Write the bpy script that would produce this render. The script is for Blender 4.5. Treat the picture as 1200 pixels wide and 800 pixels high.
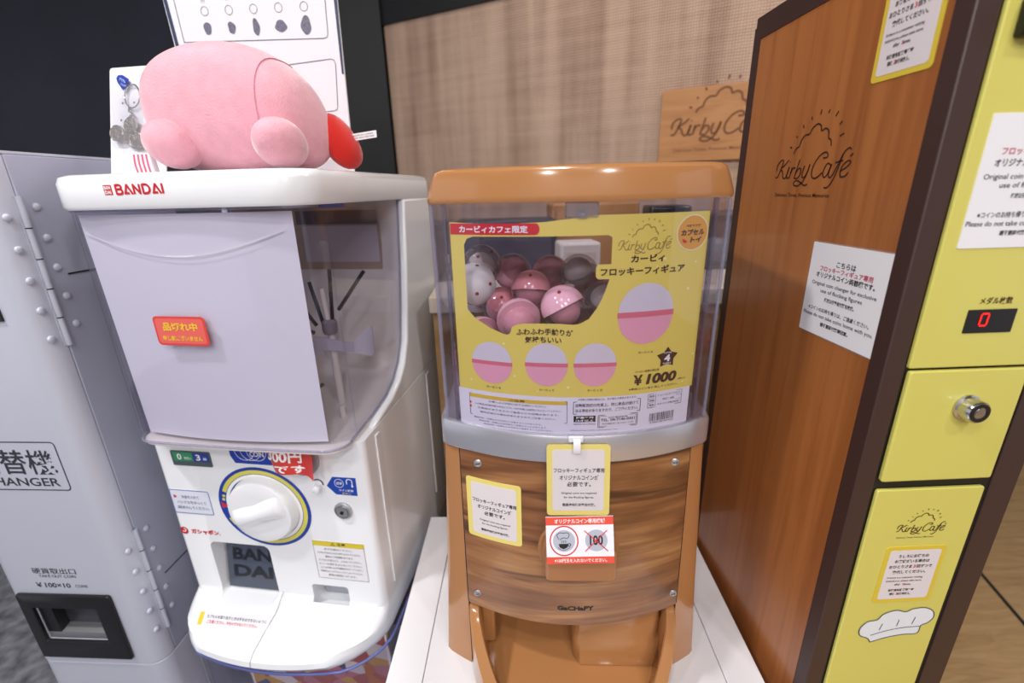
import bpy, bmesh, math, random
from mathutils import Vector, Matrix
for o in list(bpy.data.objects): bpy.data.objects.remove(o)
scene = bpy.context.scene; COL = scene.collection
R = math.radians; sin, cos, pi = math.sin, math.cos, math.pi
H = 1.35                                   # eye height: plans below are measured from the eye level, floor at -H

# ------------------------------------------------------------------ camera
PITCH, ROLL, YAW = R(18.46), R(1.5), R(1.5)
fw = Vector((sin(YAW)*cos(PITCH), cos(YAW)*cos(PITCH), -sin(PITCH)))
r0 = Vector((cos(YAW), -sin(YAW), 0)); u0 = r0.cross(fw)
rt = r0*cos(ROLL) - u0*sin(ROLL); up = u0*cos(ROLL) + r0*sin(ROLL)
cd = bpy.data.cameras.new('camera'); cam = bpy.data.objects.new('camera', cd); COL.objects.link(cam)
cam.matrix_world = Matrix(((rt.x, up.x, -fw.x, 0), (rt.y, up.y, -fw.y, 0), (rt.z, up.z, -fw.z, H), (0, 0, 0, 1)))
cd.sensor_width = 36; cd.lens = 533.3*36/1200; cd.clip_start = .02
cd.dof.use_dof = True; cd.dof.focus_distance = .56; cd.dof.aperture_fstop = 3.2
scene.camera = cam
# ------------------------------------------------------------------ light
w = bpy.data.worlds.new('shop_ambient'); scene.world = w; w.use_nodes = True
w.node_tree.nodes['Background'].inputs[0].default_value = (.84, .86, .96, 1)
w.node_tree.nodes['Background'].inputs[1].default_value = .70
scene.view_settings.view_transform = 'Standard'; scene.view_settings.look = 'None'
scene.view_settings.gamma = 1; scene.view_settings.use_curve_mapping = False
scene.view_settings.exposure = .06
def lamp(x, y, z, size, watt, col=(1, .96, .92), tgt=None):
    l = bpy.data.lights.new('ceiling_and_fill_lamp', 'AREA'); l.shape = 'DISK'; l.size = size; l.energy = watt; l.color = col
    o = bpy.data.objects.new('ceiling_and_fill_lamp', l); COL.objects.link(o); o.location = (x, y, z+H)
    if tgt: o.rotation_euler = (Vector(tgt)-Vector((x, y, z))).to_track_quat('-Z', 'Y').to_euler()
    return o
lamp(-1.0, .15, 1.28, .12, 18, (1, .98, .96))
lamp(-.35, -.55, 1.28, .12, 7, (1, .99, .98))
lamp(.75, -.6, 1.28, .12, 7, (1, .99, .98))
lamp(.25, -1.4, 1.28, .16, 14, (1, .99, .99))
lamp(-.7, -2.3, 1.28, .2, 26, (.98, .99, 1))  # added fill behind the camera, brightens the machine fronts
lamp(.9, -2.3, 1.28, .2, 24, (1, .99, .99))  # second added fill for the fronts
lamp(-1.3, -.9, 1.28, .16, 11, (.97, .98, 1))
lamp(.1, 1.0, 1.28, .12, 6, (1, .95, .90))
lamp(1.2, .6, 1.28, .12, 7, (1, .95, .90))
lamp(-.1, -.9, 1.25, 1.3, 4, (.97, .98, 1))  # added broad soft fill disc, not one of the downlights

# ------------------------------------------------------------------ materials
def lin(h):
    h = h.lstrip('#'); c = [int(h[i:i+2], 16)/255 for i in (0, 2, 4)]
    return tuple(x/12.92 if x <= .04045 else ((x+.055)/1.055)**2.4 for x in c) + (1,)
MATS = {}
def mat(name, col='#ffffff', rough=.5, metal=0, coat=0, emit=0, sheen=0, spec=.5, noise=0, nscale=40, bump=0, bscale=300):
    if name in MATS: return MATS[name]
    m = bpy.data.materials.new(name); m.use_nodes = True; nt = m.node_tree; b = nt.nodes['Principled BSDF']
    c = lin(col); b.inputs['Base Color'].default_value = c
    b.inputs['Roughness'].default_value = rough; b.inputs['Metallic'].default_value = metal
    b.inputs['Coat Weight'].default_value = coat; b.inputs['Coat Roughness'].default_value = .05
    b.inputs['Specular IOR Level'].default_value = spec
    if sheen: b.inputs['Sheen Weight'].default_value = sheen; b.inputs['Sheen Roughness'].default_value = .4
    if emit: b.inputs['Emission Color'].default_value = c; b.inputs['Emission Strength'].default_value = emit
    if noise or bump:
        tc = nt.nodes.new('ShaderNodeTexCoord')
    if noise:
        n = nt.nodes.new('ShaderNodeTexNoise'); n.inputs['Scale'].default_value = nscale; n.inputs['Detail'].default_value = 4
        nt.links.new(tc.outputs['Object'], n.inputs['Vector'])
        rp = nt.nodes.new('ShaderNodeValToRGB'); rp.color_ramp.elements[0].position = .3; rp.color_ramp.elements[1].position = .7
        rp.color_ramp.elements[0].color = tuple(x*(1-noise) for x in c[:3])+(1,); rp.color_ramp.elements[1].color = tuple(min(1, x*(1+noise)) for x in c[:3])+(1,)
        nt.links.new(n.outputs['Fac'], rp.inputs['Fac']); nt.links.new(rp.outputs['Color'], b.inputs['Base Color'])
    if bump:
        n2 = nt.nodes.new('ShaderNodeTexNoise'); n2.inputs['Scale'].default_value = bscale; n2.inputs['Detail'].default_value = 3
        nt.links.new(tc.outputs['Object'], n2.inputs['Vector'])
        bp = nt.nodes.new('ShaderNodeBump'); bp.inputs['Strength'].default_value = bump; bp.inputs['Distance'].default_value = .002
        nt.links.new(n2.outputs['Fac'], bp.inputs['Height']); nt.links.new(bp.outputs['Normal'], b.inputs['Normal'])
    MATS[name] = m; return m
def clear(name, tint='#f8f8fb', ior=1.45, rough=.03, gain=1.0, haze=0, hazecol='#ffffff'):
    if name in MATS: return MATS[name]
    m = bpy.data.materials.new(name); m.use_nodes = True; nt = m.node_tree; nt.nodes.clear()
    out = nt.nodes.new('ShaderNodeOutputMaterial'); mx = nt.nodes.new('ShaderNodeMixShader')
    tr = nt.nodes.new('ShaderNodeBsdfTransparent'); tr.inputs[0].default_value = lin(tint)
    gl = nt.nodes.new('ShaderNodeBsdfGlossy'); gl.inputs['Roughness'].default_value = rough
    lw = nt.nodes.new('ShaderNodeLayerWeight'); lw.inputs['Blend'].default_value = .5     # two-sided Schlick reflectance of a thin sheet
    pw = nt.nodes.new('ShaderNodeMath'); pw.operation = 'POWER'; pw.inputs[1].default_value = 4.5; nt.links.new(lw.outputs['Facing'], pw.inputs[0])
    ad = nt.nodes.new('ShaderNodeMath'); ad.operation = 'MULTIPLY_ADD'; ad.inputs[1].default_value = .8; ad.inputs[2].default_value = ((ior-1)/(ior+1))**2; nt.links.new(pw.outputs[0], ad.inputs[0])
    mu = nt.nodes.new('ShaderNodeMath'); mu.operation = 'MULTIPLY'; mu.inputs[1].default_value = gain; mu.use_clamp = True
    nt.links.new(ad.outputs[0], mu.inputs[0]); nt.links.new(mu.outputs[0], mx.inputs[0])
    last = tr
    if haze:
        df = nt.nodes.new('ShaderNodeBsdfDiffuse'); df.inputs[0].default_value = lin(hazecol)
        m2 = nt.nodes.new('ShaderNodeMixShader'); m2.inputs[0].default_value = haze
        nt.links.new(tr.outputs[0], m2.inputs[1]); nt.links.new(df.outputs[0], m2.inputs[2]); last = m2
    nt.links.new(last.outputs[0], mx.inputs[1]); nt.links.new(gl.outputs[0], mx.inputs[2]); nt.links.new(mx.outputs[0], out.inputs[0])
    MATS[name] = m; return m
def wood(name, c1, c2, c3, stretch=(60, 60, 3), rough=.4, coat=0, distort=1.0, ring=0, bands=(.25, .5, .78), detail=6):
    m = bpy.data.materials.new(name); m.use_nodes = True; nt = m.node_tree; b = nt.nodes['Principled BSDF']
    b.inputs['Roughness'].default_value = rough; b.inputs['Coat Weight'].default_value = coat; b.inputs['Coat Roughness'].default_value = .08
    tc = nt.nodes.new('ShaderNodeTexCoord'); mp = nt.nodes.new('ShaderNodeMapping'); mp.inputs['Scale'].default_value = stretch
    n = nt.nodes.new('ShaderNodeTexNoise'); n.inputs['Scale'].default_value = 1; n.inputs['Detail'].default_value = detail
    n.inputs['Distortion'].default_value = distort; n.inputs['Roughness'].default_value = .6
    rp = nt.nodes.new('ShaderNodeValToRGB'); e = rp.color_ramp.elements
    e[0].position = bands[0]; e[0].color = lin(c1); e[1].position = bands[2]; e[1].color = lin(c3)
    q = rp.color_ramp.elements.new(bands[1]); q.color = lin(c2)
    nt.links.new(tc.outputs['Object'], mp.inputs[0]); nt.links.new(mp.outputs[0], n.inputs['Vector'])
    if ring:
        wv = nt.nodes.new('ShaderNodeTexWave'); wv.wave_type = 'BANDS'; wv.bands_direction = 'Z'; wv.inputs['Scale'].default_value = ring
        wv.inputs['Distortion'].default_value = 9; wv.inputs['Detail'].default_value = 3; wv.inputs['Detail Scale'].default_value = .8
        mp2 = nt.nodes.new('ShaderNodeMapping'); mp2.inputs['Scale'].default_value = (6, 6, 14)
        nt.links.new(tc.outputs['Object'], mp2.inputs[0]); nt.links.new(mp2.outputs[0], wv.inputs['Vector'])
        mm = nt.nodes.new('ShaderNodeMix'); mm.inputs[0].default_value = .42
        nt.links.new(n.outputs['Fac'], mm.inputs[2]); nt.links.new(wv.outputs['Fac'], mm.inputs[3]); nt.links.new(mm.outputs[0], rp.inputs['Fac'])
    else: nt.links.new(n.outputs['Fac'], rp.inputs['Fac'])
    nt.links.new(rp.outputs['Color'], b.inputs['Base Color'])
    MATS[name] = m; return m

# ------------------------------------------------------------------ mesh builder
OFF = Vector((0, 0, 0))
def frame(x=0, y=0, z=0):
    global OFF; OFF = Vector((x, y, z))
_gl = {}
def glyphs(s, bold=0, shear=0):
    k = (s, bold, shear)
    if k in _gl: return _gl[k]
    c = bpy.data.curves.new('t', 'FONT'); c.body = s; c.size = 1; c.resolution_u = 3; c.offset = bold; c.shear = shear; c.fill_mode = 'FRONT'
    o = bpy.data.objects.new('t', c); COL.objects.link(o)
    bpy.context.view_layer.update()
    me = bpy.data.meshes.new_from_object(o.evaluated_get(bpy.context.evaluated_depsgraph_get()))
    v = [(p.co.x, p.co.y) for p in me.vertices]; f = [tuple(p.vertices) for p in me.polygons]
    bpy.data.objects.remove(o); bpy.data.curves.remove(c); bpy.data.meshes.remove(me)
    if v:
        x0 = min(p[0] for p in v); x1 = max(p[0] for p in v); y0 = min(p[1] for p in v); y1 = max(p[1] for p in v)
    else: x0 = y0 = 0; x1 = y1 = 1
    _gl[k] = (v, f, x0, x1, y0, y1); return _gl[k]
def smooth_pts(pts, n=5):
    out = []; P = [Vector(p) for p in pts]
    for i in range(len(P)-1):
        a = P[max(0, i-1)]; b = P[i]; c = P[i+1]; d = P[min(len(P)-1, i+2)]
        for k in range(n):
            t = k/n
            out.append(.5*((2*b)+(c-a)*t+(2*a-5*b+4*c-d)*t*t+(3*b-a-3*c+d)*t**3))
    out.append(P[-1]); return out
def rrect(u0, u1, v0, v1, r=.004, n=5):
    r = min(r, abs(u1-u0)/2*.99, abs(v1-v0)/2*.99); pts = []
    for cx, cy, a0 in ((u1-r, v1-r, 0), (u0+r, v1-r, 90), (u0+r, v0+r, 180), (u1-r, v0+r, 270)):
        for k in range(n+1):
            a = R(a0+90*k/n); pts.append((cx+r*cos(a), cy+r*sin(a)))
    return pts
def circ(u, v, r, n=28, r2=None, a0=0): return [(u+r*cos(2*pi*k/n+a0), v+(r2 or r)*sin(2*pi*k/n+a0)) for k in range(n)]
def wood2(name, c1, c2, c3, c4, rough=.3, coat=.5):
    m = bpy.data.materials.new(name); m.use_nodes = True; nt = m.node_tree; b = nt.nodes['Principled BSDF']; L = nt.links.new
    b.inputs['Roughness'].default_value = rough; b.inputs['Coat Weight'].default_value = coat; b.inputs['Coat Roughness'].default_value = .06
    tc = nt.nodes.new('ShaderNodeTexCoord')
    def noise(scale, dist, det, off=(0, 0, 0)):
        mp = nt.nodes.new('ShaderNodeMapping'); mp.inputs['Scale'].default_value = scale; mp.inputs['Location'].default_value = off
        n = nt.nodes.new('ShaderNodeTexNoise'); n.inputs['Scale'].default_value = 1; n.inputs['Detail'].default_value = det; n.inputs['Distortion'].default_value = dist
        L(tc.outputs['Object'], mp.inputs[0]); L(mp.outputs[0], n.inputs['Vector']); return n.outputs['Fac']
    def ramp(fac, stops):
        r = nt.nodes.new('ShaderNodeValToRGB'); e = r.color_ramp.elements
        for i, (p, c) in enumerate(stops):
            q = e[i] if i < 2 else e.new(p); q.position = p; q.color = lin(c) if isinstance(c, str) else c
        L(fac, r.inputs['Fac']); return r.outputs[0]
    base = ramp(noise((3.5, 3.5, 26), 1.4, 5), [(.28, c2), (.72, c4), (.5, c3)])
    fine = ramp(noise((6, 6, 190), .6, 3), [(.30, (.62, .60, .58, 1)), (.60, (1, 1, 1, 1))])
    dark = ramp(noise((2.2, 2.2, 17), 2.2, 6, (3, 1, 7)), [(.36, (.26, .19, .15, 1)), (.49, (1, 1, 1, 1))])
    def mul(a, c, f):
        n = nt.nodes.new('ShaderNodeMix'); n.data_type = 'RGBA'; n.blend_type = 'MULTIPLY'; n.inputs[0].default_value = f
        L(a, n.inputs[6]); L(c, n.inputs[7]); return n.outputs[2]
    L(mul(mul(base, fine, .7), dark, .9), b.inputs['Base Color']); MATS[name] = m; return m
class MB:
    def __init__(s): s.v = []; s.f = []
    def add(s, p): s.v.append(Vector(p)-OFF); return len(s.v)-1
    def loft(s, rings, closed=True, caps=True):
        ids = [[s.add(p) for p in r] for r in rings]; n = len(ids[0])
        for a, b in zip(ids, ids[1:]):
            for i in range(n if closed else n-1):
                j = (i+1) % n; s.f.append((a[i], a[j], b[j], b[i]))
        if caps: s.f.append(tuple(reversed(ids[0]))); s.f.append(tuple(ids[-1]))
        return s
    def box(s, x0, x1, y0, y1, z0, z1):
        return s.loft([[(x0, y0, z), (x1, y0, z), (x1, y1, z), (x0, y1, z)] for z in (z0, z1)])
    def slab(s, S, poly, t=.001, base=0):
        return s.loft([[S(u, v, base) for u, v in poly], [S(u, v, base+t) for u, v in poly]])
    def flat(s, S, poly, off):
        s.f.append(tuple(s.add(S(u, v, off)) for u, v in poly)); return s
    def cols(s, S, us, lo, hi, t=.0008, base=0):
        rings = [[S(u, lo(u), base), S(u, hi(u), base), S(u, hi(u), base+t), S(u, lo(u), base+t)] for u in us]
        return s.loft(rings)
    def csheet(s, S, u0, u1, v0, v1, r, t=.0008, base=0, n=14):
        r = max(1e-5, min(r, (u1-u0)/2*.99, (v1-v0)/2*.99))
        us = [u0+r*(1-cos(a*pi/2/5)) for a in range(6)]
        us += [u0+r+(u1-u0-2*r)*k/n for k in range(1, n)] + [u1-r*(1-cos(a*pi/2/5)) for a in range(5, -1, -1)]
        def d(u):
            e = max(0, u0+r-u, u-(u1-r)); return r-math.sqrt(max(0, r*r-e*e))
        return s.cols(S, us, lambda u: v0+d(u), lambda u: v1-d(u), t, base)
    def tube(s, pts, r, n=8, caps=True):
        P = [Vector(p) for p in pts]; rings = []
        t0 = (P[1]-P[0]).normalized(); a = Vector((0, 0, 1)) if abs(t0.z) < .9 else Vector((1, 0, 0)); nx = t0.cross(a).normalized()
        for i, p in enumerate(P):
            t = (P[min(i+1, len(P)-1)]-P[max(i-1, 0)]).normalized(); nx = (nx-t*nx.dot(t)).normalized(); ny = t.cross(nx)
            rr = r[i] if isinstance(r, (list, tuple)) else r
            rings.append([p+rr*(cos(2*pi*k/n)*nx+sin(2*pi*k/n)*ny) for k in range(n)])
        return s.loft(rings, True, caps)
    def lathe(s, c, axis, prof, n=24):
        c = Vector(c); t = Vector(axis).normalized(); a = Vector((0, 0, 1)) if abs(t.z) < .9 else Vector((1, 0, 0))
        nx = t.cross(a).normalized(); ny = t.cross(nx)
        return s.loft([[c+t*h+max(r, 1e-5)*(cos(2*pi*k/n)*nx+sin(2*pi*k/n)*ny) for k in range(n)] for r, h in prof])
    def ball(s, c, rx, ry=None, rz=None, n=20, m=12, e1=1, e2=1, rot=None, a0=-90, a1=90):
        ry = ry or rx; rz = rz or rx; c = Vector(c); rings = []
        pw = lambda x, e: math.copysign(abs(x)**e, x)
        for j in range(m+1):
            a = R(a0+(a1-a0)*j/m); ring = []
            for k in range(n):
                b = 2*pi*k/n; p = Vector((rx*max(1e-4, pw(cos(a), e1))*pw(cos(b), e2), ry*max(1e-4, pw(cos(a), e1))*pw(sin(b), e2), rz*pw(sin(a), e1)))
                ring.append(c+(rot @ p if rot else p))
            rings.append(ring)
        return s.loft(rings)
    def text(s, S, t, u, v, w=None, h=.004, bold=.012, off=.0004, align='C', shear=0):
        vs, fs, x0, x1, y0, y1 = glyphs(t, bold, shear); k = h/max(1e-6, y1-y0); kx = (w/max(1e-6, x1-x0)) if w else k
        W = (x1-x0)*kx; ua = u-W/2 if align == 'C' else (u if align == 'L' else u-W)
        b = len(s.v)
        for x, y in vs: s.add(S(ua+(x-x0)*kx, v-h/2+(y-y0)*k, off))
        for f in fs: s.f.append(tuple(i+b for i in f))
        return s
    def ribbon(s, S, pts, wd, off=.0004, smooth=True, n=5, taper=False):
        P = smooth_pts([(p[0], p[1], 0) for p in pts], n) if smooth and len(pts) > 2 else [Vector((p[0], p[1], 0)) for p in pts]
        L = []; Rr = []
        for i, p in enumerate(P):
            t = (P[min(i+1, len(P)-1)]-P[max(i-1, 0)]); t = t.normalized() if t.length > 1e-9 else Vector((1, 0, 0)); nn = Vector((-t.y, t.x, 0))*wd/2
            L.append(s.add(S(p.x+nn.x, p.y+nn.y, off))); Rr.append(s.add(S(p.x-nn.x, p.y-nn.y, off)))
        for i in range(len(P)-1): s.f.append((L[i], L[i+1], Rr[i+1], Rr[i]))
        return s
    def ring2(s, S, u, v, r1, r2, off=.0004, n=40, a0=0, a1=360):
        A = [R(a0+(a1-a0)*k/n) for k in range(n+1)]; m = max(1, int((r2-r1)/.004))
        G = [[s.add(S(u+q*cos(a), v+q*sin(a), off)) for a in A] for q in [r1+(r2-r1)*i/m for i in range(m+1)]]
        for I, O in zip(G, G[1:]):
            for k in range(n): s.f.append((I[k], I[k+1], O[k+1], O[k]))
        return s
    def frame_line(s, S, u0, u1, v0, v1, r, wd, off=.0004):
        P = rrect(u0, u1, v0, v1, r); P.append(P[0]); return s.ribbon(S, P, wd, off, False)
    def build(s, name, material, parent=None, smooth=40, bevel=0, seg=2):
        me = bpy.data.meshes.new(name); me.from_pydata([tuple(p) for p in s.v], [], s.f); me.update()
        bm = bmesh.new(); bm.from_mesh(me); bmesh.ops.remove_doubles(bm, verts=bm.verts, dist=1e-7)
        bmesh.ops.recalc_face_normals(bm, faces=bm.faces); bm.to_mesh(me); bm.free()
        o = bpy.data.objects.new(name, me); COL.objects.link(o)
        if parent is not None: o.parent = parent
        me.materials.append(material)
        if smooth:
            me.polygons.foreach_set('use_smooth', [True]*len(me.polygons)); me.set_sharp_from_angle(angle=R(smooth))
        if bevel:
            m = o.modifiers.new('bevel', 'BEVEL'); m.width = bevel; m.segments = seg; m.limit_method = 'ANGLE'; m.angle_limit = R(35)
        return o
def tag(o, label, cat, group=None):
    o['label'] = label; o['category'] = cat
    if group: o['group'] = group
    return o
def thing(name, label, cat, loc, deg=0, group=None):
    o = bpy.data.objects.new(name, None); COL.objects.link(o); o.empty_display_size = .03
    o.location = (loc[0], loc[1], loc[2]+H); o.rotation_euler = (0, 0, R(deg)); return tag(o, label, cat, group)
def place(o, loc, deg=0): o.location = (loc[0], loc[1], loc[2]+H); o.rotation_euler = (0, 0, R(deg)); return o
def struct(name, mb, m, bevel=0):
    o = mb.build(name, m, None, 40, bevel); o['kind'] = 'structure'; o.location = (0, 0, H); return o
def cut(o, mb):
    c = mb.build('cutter', list(o.data.materials)[0]); c.parent = o.parent
    md = o.modifiers.new('b', 'BOOLEAN'); md.operation = 'DIFFERENCE'; md.object = c; md.solver = 'EXACT'
    bpy.context.view_layer.update()
    me = bpy.data.meshes.new_from_object(o.evaluated_get(bpy.context.evaluated_depsgraph_get()))
    o.modifiers.remove(md); old = o.data; o.data = me; bpy.data.objects.remove(c); bpy.data.meshes.remove(old); me.name = o.name
    me.polygons.foreach_set('use_smooth', [True]*len(me.polygons)); me.set_sharp_from_angle(angle=R(30)); return o
class Fr:                                  # a thing's own frame: right, back, up
    def __init__(s, x, y, deg): s.o = Vector((x, y, 0)); s.d = deg; a = R(deg); s.u = Vector((cos(a), -sin(a), 0)); s.w = Vector((sin(a), cos(a), 0))
    def at(s, l, d, z): return s.o+s.u*l+s.w*d+Vector((0, 0, z))

# common materials
WHITE = mat('white_plastic', '#edeef1', .2, coat=.3)
CREAM = mat('cream_plastic', '#ece6dd', .4)
PAPER = mat('white_paper', '#eceaee', .45, coat=.15)
PINKPAPER = mat('pale_label_paper', '#dfd6d8', .5, coat=.15)
BLACKINK = mat('black_ink', '#1d1a1e', .5); DARKINK = mat('dark_grey_ink', '#4a4850', .5)
REDINK = mat('red_ink', '#d3222c', .45); WHITEINK = mat('white_ink', '#f4f1f1', .45); YELINK = mat('yellow_ink', '#e8cf33', .45)
BLUEINK = mat('blue_ink', '#1a3aa0', .4); BROWNINK = mat('brown_ink', '#4b2a1c', .5); PALEYEL = mat('pale_yellow_ink', '#e6d478', .5)
CHROME = mat('chrome', '#c9c9cc', .15, 1); DARKMETAL = mat('dark_metal', '#2a2a2c', .3, .8); STEEL = mat('brushed_steel', '#bcbcc0', .4, .85)
GLOBE = clear('clear_plastic', '#f6f5fa', gain=.9)
GLOBEEDGE = clear('clear_plastic_edge', '#e4e3ee', gain=1.2, haze=.22, hazecol='#c4c2d6')
BLACKP = mat('black_plastic', '#141316', .35)

# ------------------------------------------------------------------ script logo (lettering traced as strokes)
def LP(px, py, s=.70): return ((px-400)/660, ((592-(px-100)*.055)-py)/660*s)
LOGO = [[(75, 530), (78, 480), (105, 440), (135, 437), (128, 480), (108, 545), (92, 580), (70, 582)], [(190, 432), (160, 470), (118, 508), (140, 530), (150, 572), (168, 588), (184, 572), (204, 490)], [(204, 490), (190, 562), (198, 586), (212, 574)], [(206, 448), (208, 456)],
        [(234, 492), (219, 586)], [(225, 545), (240, 508), (258, 496), (266, 506)], [(298, 430), (268, 586)], [(276, 545), (300, 504), (322, 510), (320, 552), (296, 584), (272, 580)],
        [(352, 480), (340, 540), (348, 575), (370, 565), (388, 520), (398, 470), (384, 540), (360, 600), (320, 642), (280, 640), (272, 618), (300, 600), (345, 620), (375, 638), (402, 626)],
        [(502, 425), (535, 420), (532, 392), (508, 384), (470, 410), (435, 470), (424, 530), (436, 572), (470, 576), (515, 535)],
        [(572, 478), (548, 466), (528, 500), (522, 548), (540, 570), (562, 540), (580, 470), (568, 530), (574, 566), (596, 560), (632, 470), (660, 390), (690, 362), (706, 374)], [(655, 400), (630, 520), (605, 600), (575, 645), (548, 645)], [(606, 462), (662, 448)],
        [(655, 520), (690, 500), (718, 462), (700, 450), (668, 480), (655, 525), (664, 562), (695, 558), (716, 530)], [(706, 420), (726, 402)],
        [(228, 382), (245, 342), (272, 325), (282, 280), (312, 242), (348, 238), (368, 196), (405, 168), (438, 182), (450, 222), (480, 208), (508, 228), (518, 280), (540, 298), (548, 340)],
        [(182, 328), (202, 334)], [(228, 242), (238, 254)], [(278, 160), (288, 186)], [(346, 106), (350, 130)], [(422, 64), (416, 100)], [(490, 74), (482, 100)], [(560, 98), (542, 132)], [(602, 172), (584, 194)], [(632, 258), (602, 276)]]
def logo(mb, S, u, v, width, thick=.018, tagline=True, off=.0004):
    for st in LOGO: mb.ribbon(S, [(u+LP(*p)[0]*width, v+LP(*p)[1]*width) for p in st], width*thick, off)
    if tagline: mb.text(S, 'Delicious Times, Precious Memories', u-.075*width, v-.15*width, width*.77, width*.038, .004, off)
    return mb

# ================================================================== SETTING
DARKWALL = mat('dark_wall_paint', '#2b2e3a', .7, noise=.12, nscale=6); NEARBLACK = mat('near_black_trim', '#0c0d10', .6)
struct('wall_back', MB().box(-4, 4, 2.25, 2.35, -H, 1.4), DARKWALL)
struct('wall_front', MB().box(-4, 4, -3.1, -3.0, -H, 1.4), mat('pale_wall_paint', '#b9b4b4', .8))
struct('ceiling', MB().box(-4, 4, -3.1, 2.35, 1.32, 1.42), mat('ceiling_paint', '#8e8a88', .9))
# carpet and wooden floor meet under the plinth
struct('floor', MB().box(-4, .3, -3.1, 2.25, -H-.05, -H), mat('grey_carpet', '#77777f', .95, noise=.55, nscale=26, bump=.6, bscale=200))
oak = wood('oak_floor', '#a98256', '#c09a68', '#cfac7e', (5, 40, 5), .45, 0, 1.2)
fl = MB(); fl.box(.3, 4, -3.1, 2.25, -H-.05, -H); struct('floor_oak', fl, oak)
sm = MB()
a = Vector((1.735, 1.35, 0)); d = Vector((1.6345-1.7032, 1.0351-1.2476, 0)).normalized(); nn = Vector((-d.y, d.x, 0))*.006
sm.loft([[a-d*0+nn+Vector((0, 0, -H)), a-nn+Vector((0, 0, -H)), a+d*2.5-nn+Vector((0, 0, -H)), a+d*2.5+nn+Vector((0, 0, -H))], [a-d*0+nn+Vector((0, 0, -H+.001)), a-nn+Vector((0, 0, -H+.001)), a+d*2.5-nn+Vector((0, 0, -H+.001)), a+d*2.5+nn+Vector((0, 0, -H+.001))]])
struct('trim_1', sm, NEARBLACK)
# woven wall panel with near-black strips beside and above it
def woven():
    m = bpy.data.materials.new('woven_cane'); m.use_nodes = True; nt = m.node_tree; b = nt.nodes['Principled BSDF']; b.inputs['Roughness'].default_value = .75
    tc = nt.nodes.new('ShaderNodeTexCoord'); L = nt.links.new
    def noise(scale, det=4):
        mp = nt.nodes.new('ShaderNodeMapping'); mp.inputs['Scale'].default_value = scale; n = nt.nodes.new('ShaderNodeTexNoise'); n.inputs['Scale'].default_value = 1; n.inputs['Detail'].default_value = det
        L(tc.outputs['Object'], mp.inputs[0]); L(mp.outputs[0], n.inputs['Vector']); return n.outputs['Fac']
    def wave(dirn, sc):
        n = nt.nodes.new('ShaderNodeTexWave'); n.bands_direction = dirn; n.inputs['Scale'].default_value = sc; n.inputs['Distortion'].default_value = 1.2
        L(tc.outputs['Object'], n.inputs['Vector']); return n.outputs['Fac']
    def op(k, a, b_):
        n = nt.nodes.new('ShaderNodeMath'); n.operation = k
        for i, q in enumerate((a, b_)):
            if isinstance(q, (int, float)): n.inputs[i].default_value = q
            else: L(q, n.inputs[i])
        return n.outputs[0]
    wv = op('MULTIPLY', wave('X', 42), wave('Z', 42))
    s = op('ADD', op('MULTIPLY', noise((16, 16, 1.2)), .75), op('MULTIPLY', noise((2.5, 2.5, 40)), .25))
    t = op('ADD', s, op('MULTIPLY', op('SUBTRACT', .35, wv), .30))
    rp = nt.nodes.new('ShaderNodeValToRGB'); e = rp.color_ramp.elements; e[0].position = .34; e[0].color = lin('#d0b29c'); e[1].position = .82; e[1].color = lin('#8a6a57')
    L(t, rp.inputs['Fac']); L(rp.outputs[0], b.inputs['Base Color'])
    bp = nt.nodes.new('ShaderNodeBump'); bp.inputs['Strength'].default_value = .5; bp.inputs['Distance'].default_value = .004; L(wv, bp.inputs['Height']); L(bp.outputs[0], b.inputs['Normal'])
    return m
WV = Fr(-.395, 2.0, 28.1)
pw = MB().box(0, 1.56, 0, .05, -H, .592).build('wall_right', woven()); pw['kind'] = 'structure'; place(pw, (-.395, 2.0, 0), -28.1)
pb = MB().box(-.06, 1.58, -.01, .07, .592, 1.32).build('trim_2', NEARBLACK); pb['kind'] = 'structure'; place(pb, (-.395, 2.0, 0), -28.1)
struct('trim_3', MB().box(-.62, -.402, 1.98, 2.12, -H, 1.32), NEARBLACK)
# counter behind the machines
CW = wood('counter_oak', '#8e6c44', '#a47f52', '#b7946a', (4, 4, 40), .5, 0, .8)
co = thing('counter', 'oak fronted counter with a pale top behind the brown capsule machine', 'counter', (.3, 1.0, -H))
frame(.3, 1.0, -H)
MB().box(-.132, .8, .875, 1.25, -H, -.225).build('body', CW, co)
MB().box(-.136, .82, .86, 1.26, -.225, -.192).build('worktop', mat('pale_worktop', '#cdbfb0', .4), co, bevel=.003)
frame()
def gadget(name, label, cat, x, y, wd, dp, ht, m, deg=0, screen=None):
    t = thing(name, label, cat, (x, y, -.192), deg)
    MB().box(-wd/2, wd/2, -dp/2, dp/2, 0, ht).build('case', m, t, bevel=.006)
    if screen: MB().box(-wd/2+.012, wd/2-.012, -dp/2-.002, -dp/2, .02, ht-.02).build('panel', screen, t)
    return t
gadget('display_box', 'dark display box on the counter seen through the left of the clear globe', 'box', .02, 1.06, .22, .1, .13, mat('dark_box', '#26252e', .4), 0, mat('box_face', '#4a4653', .3))
gadget('carton', 'small pale carton on the counter behind the pink capsules', 'box', .17, .98, .085, .07, .085, mat('pale_carton', '#d8cfc6', .6), 4, mat('carton_face', '#c9bcae', .6))
gadget('wooden_crate', 'orange wooden crate on the counter behind the clear globe', 'crate', .225, 1.12, .2, .12, .16, wood('crate_wood', '#8a5c30', '#a9743c', '#b98a54', (30, 30, 4), .5), 0, mat('crate_face', '#a8773f', .55))
gadget('card_reader', 'black card terminal on the counter to the right of the crate', 'terminal', .385, 1.06, .09, .09, .15, mat('terminal_black', '#17161b', .3), -6, mat('terminal_screen', '#3b3540', .2))
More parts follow.
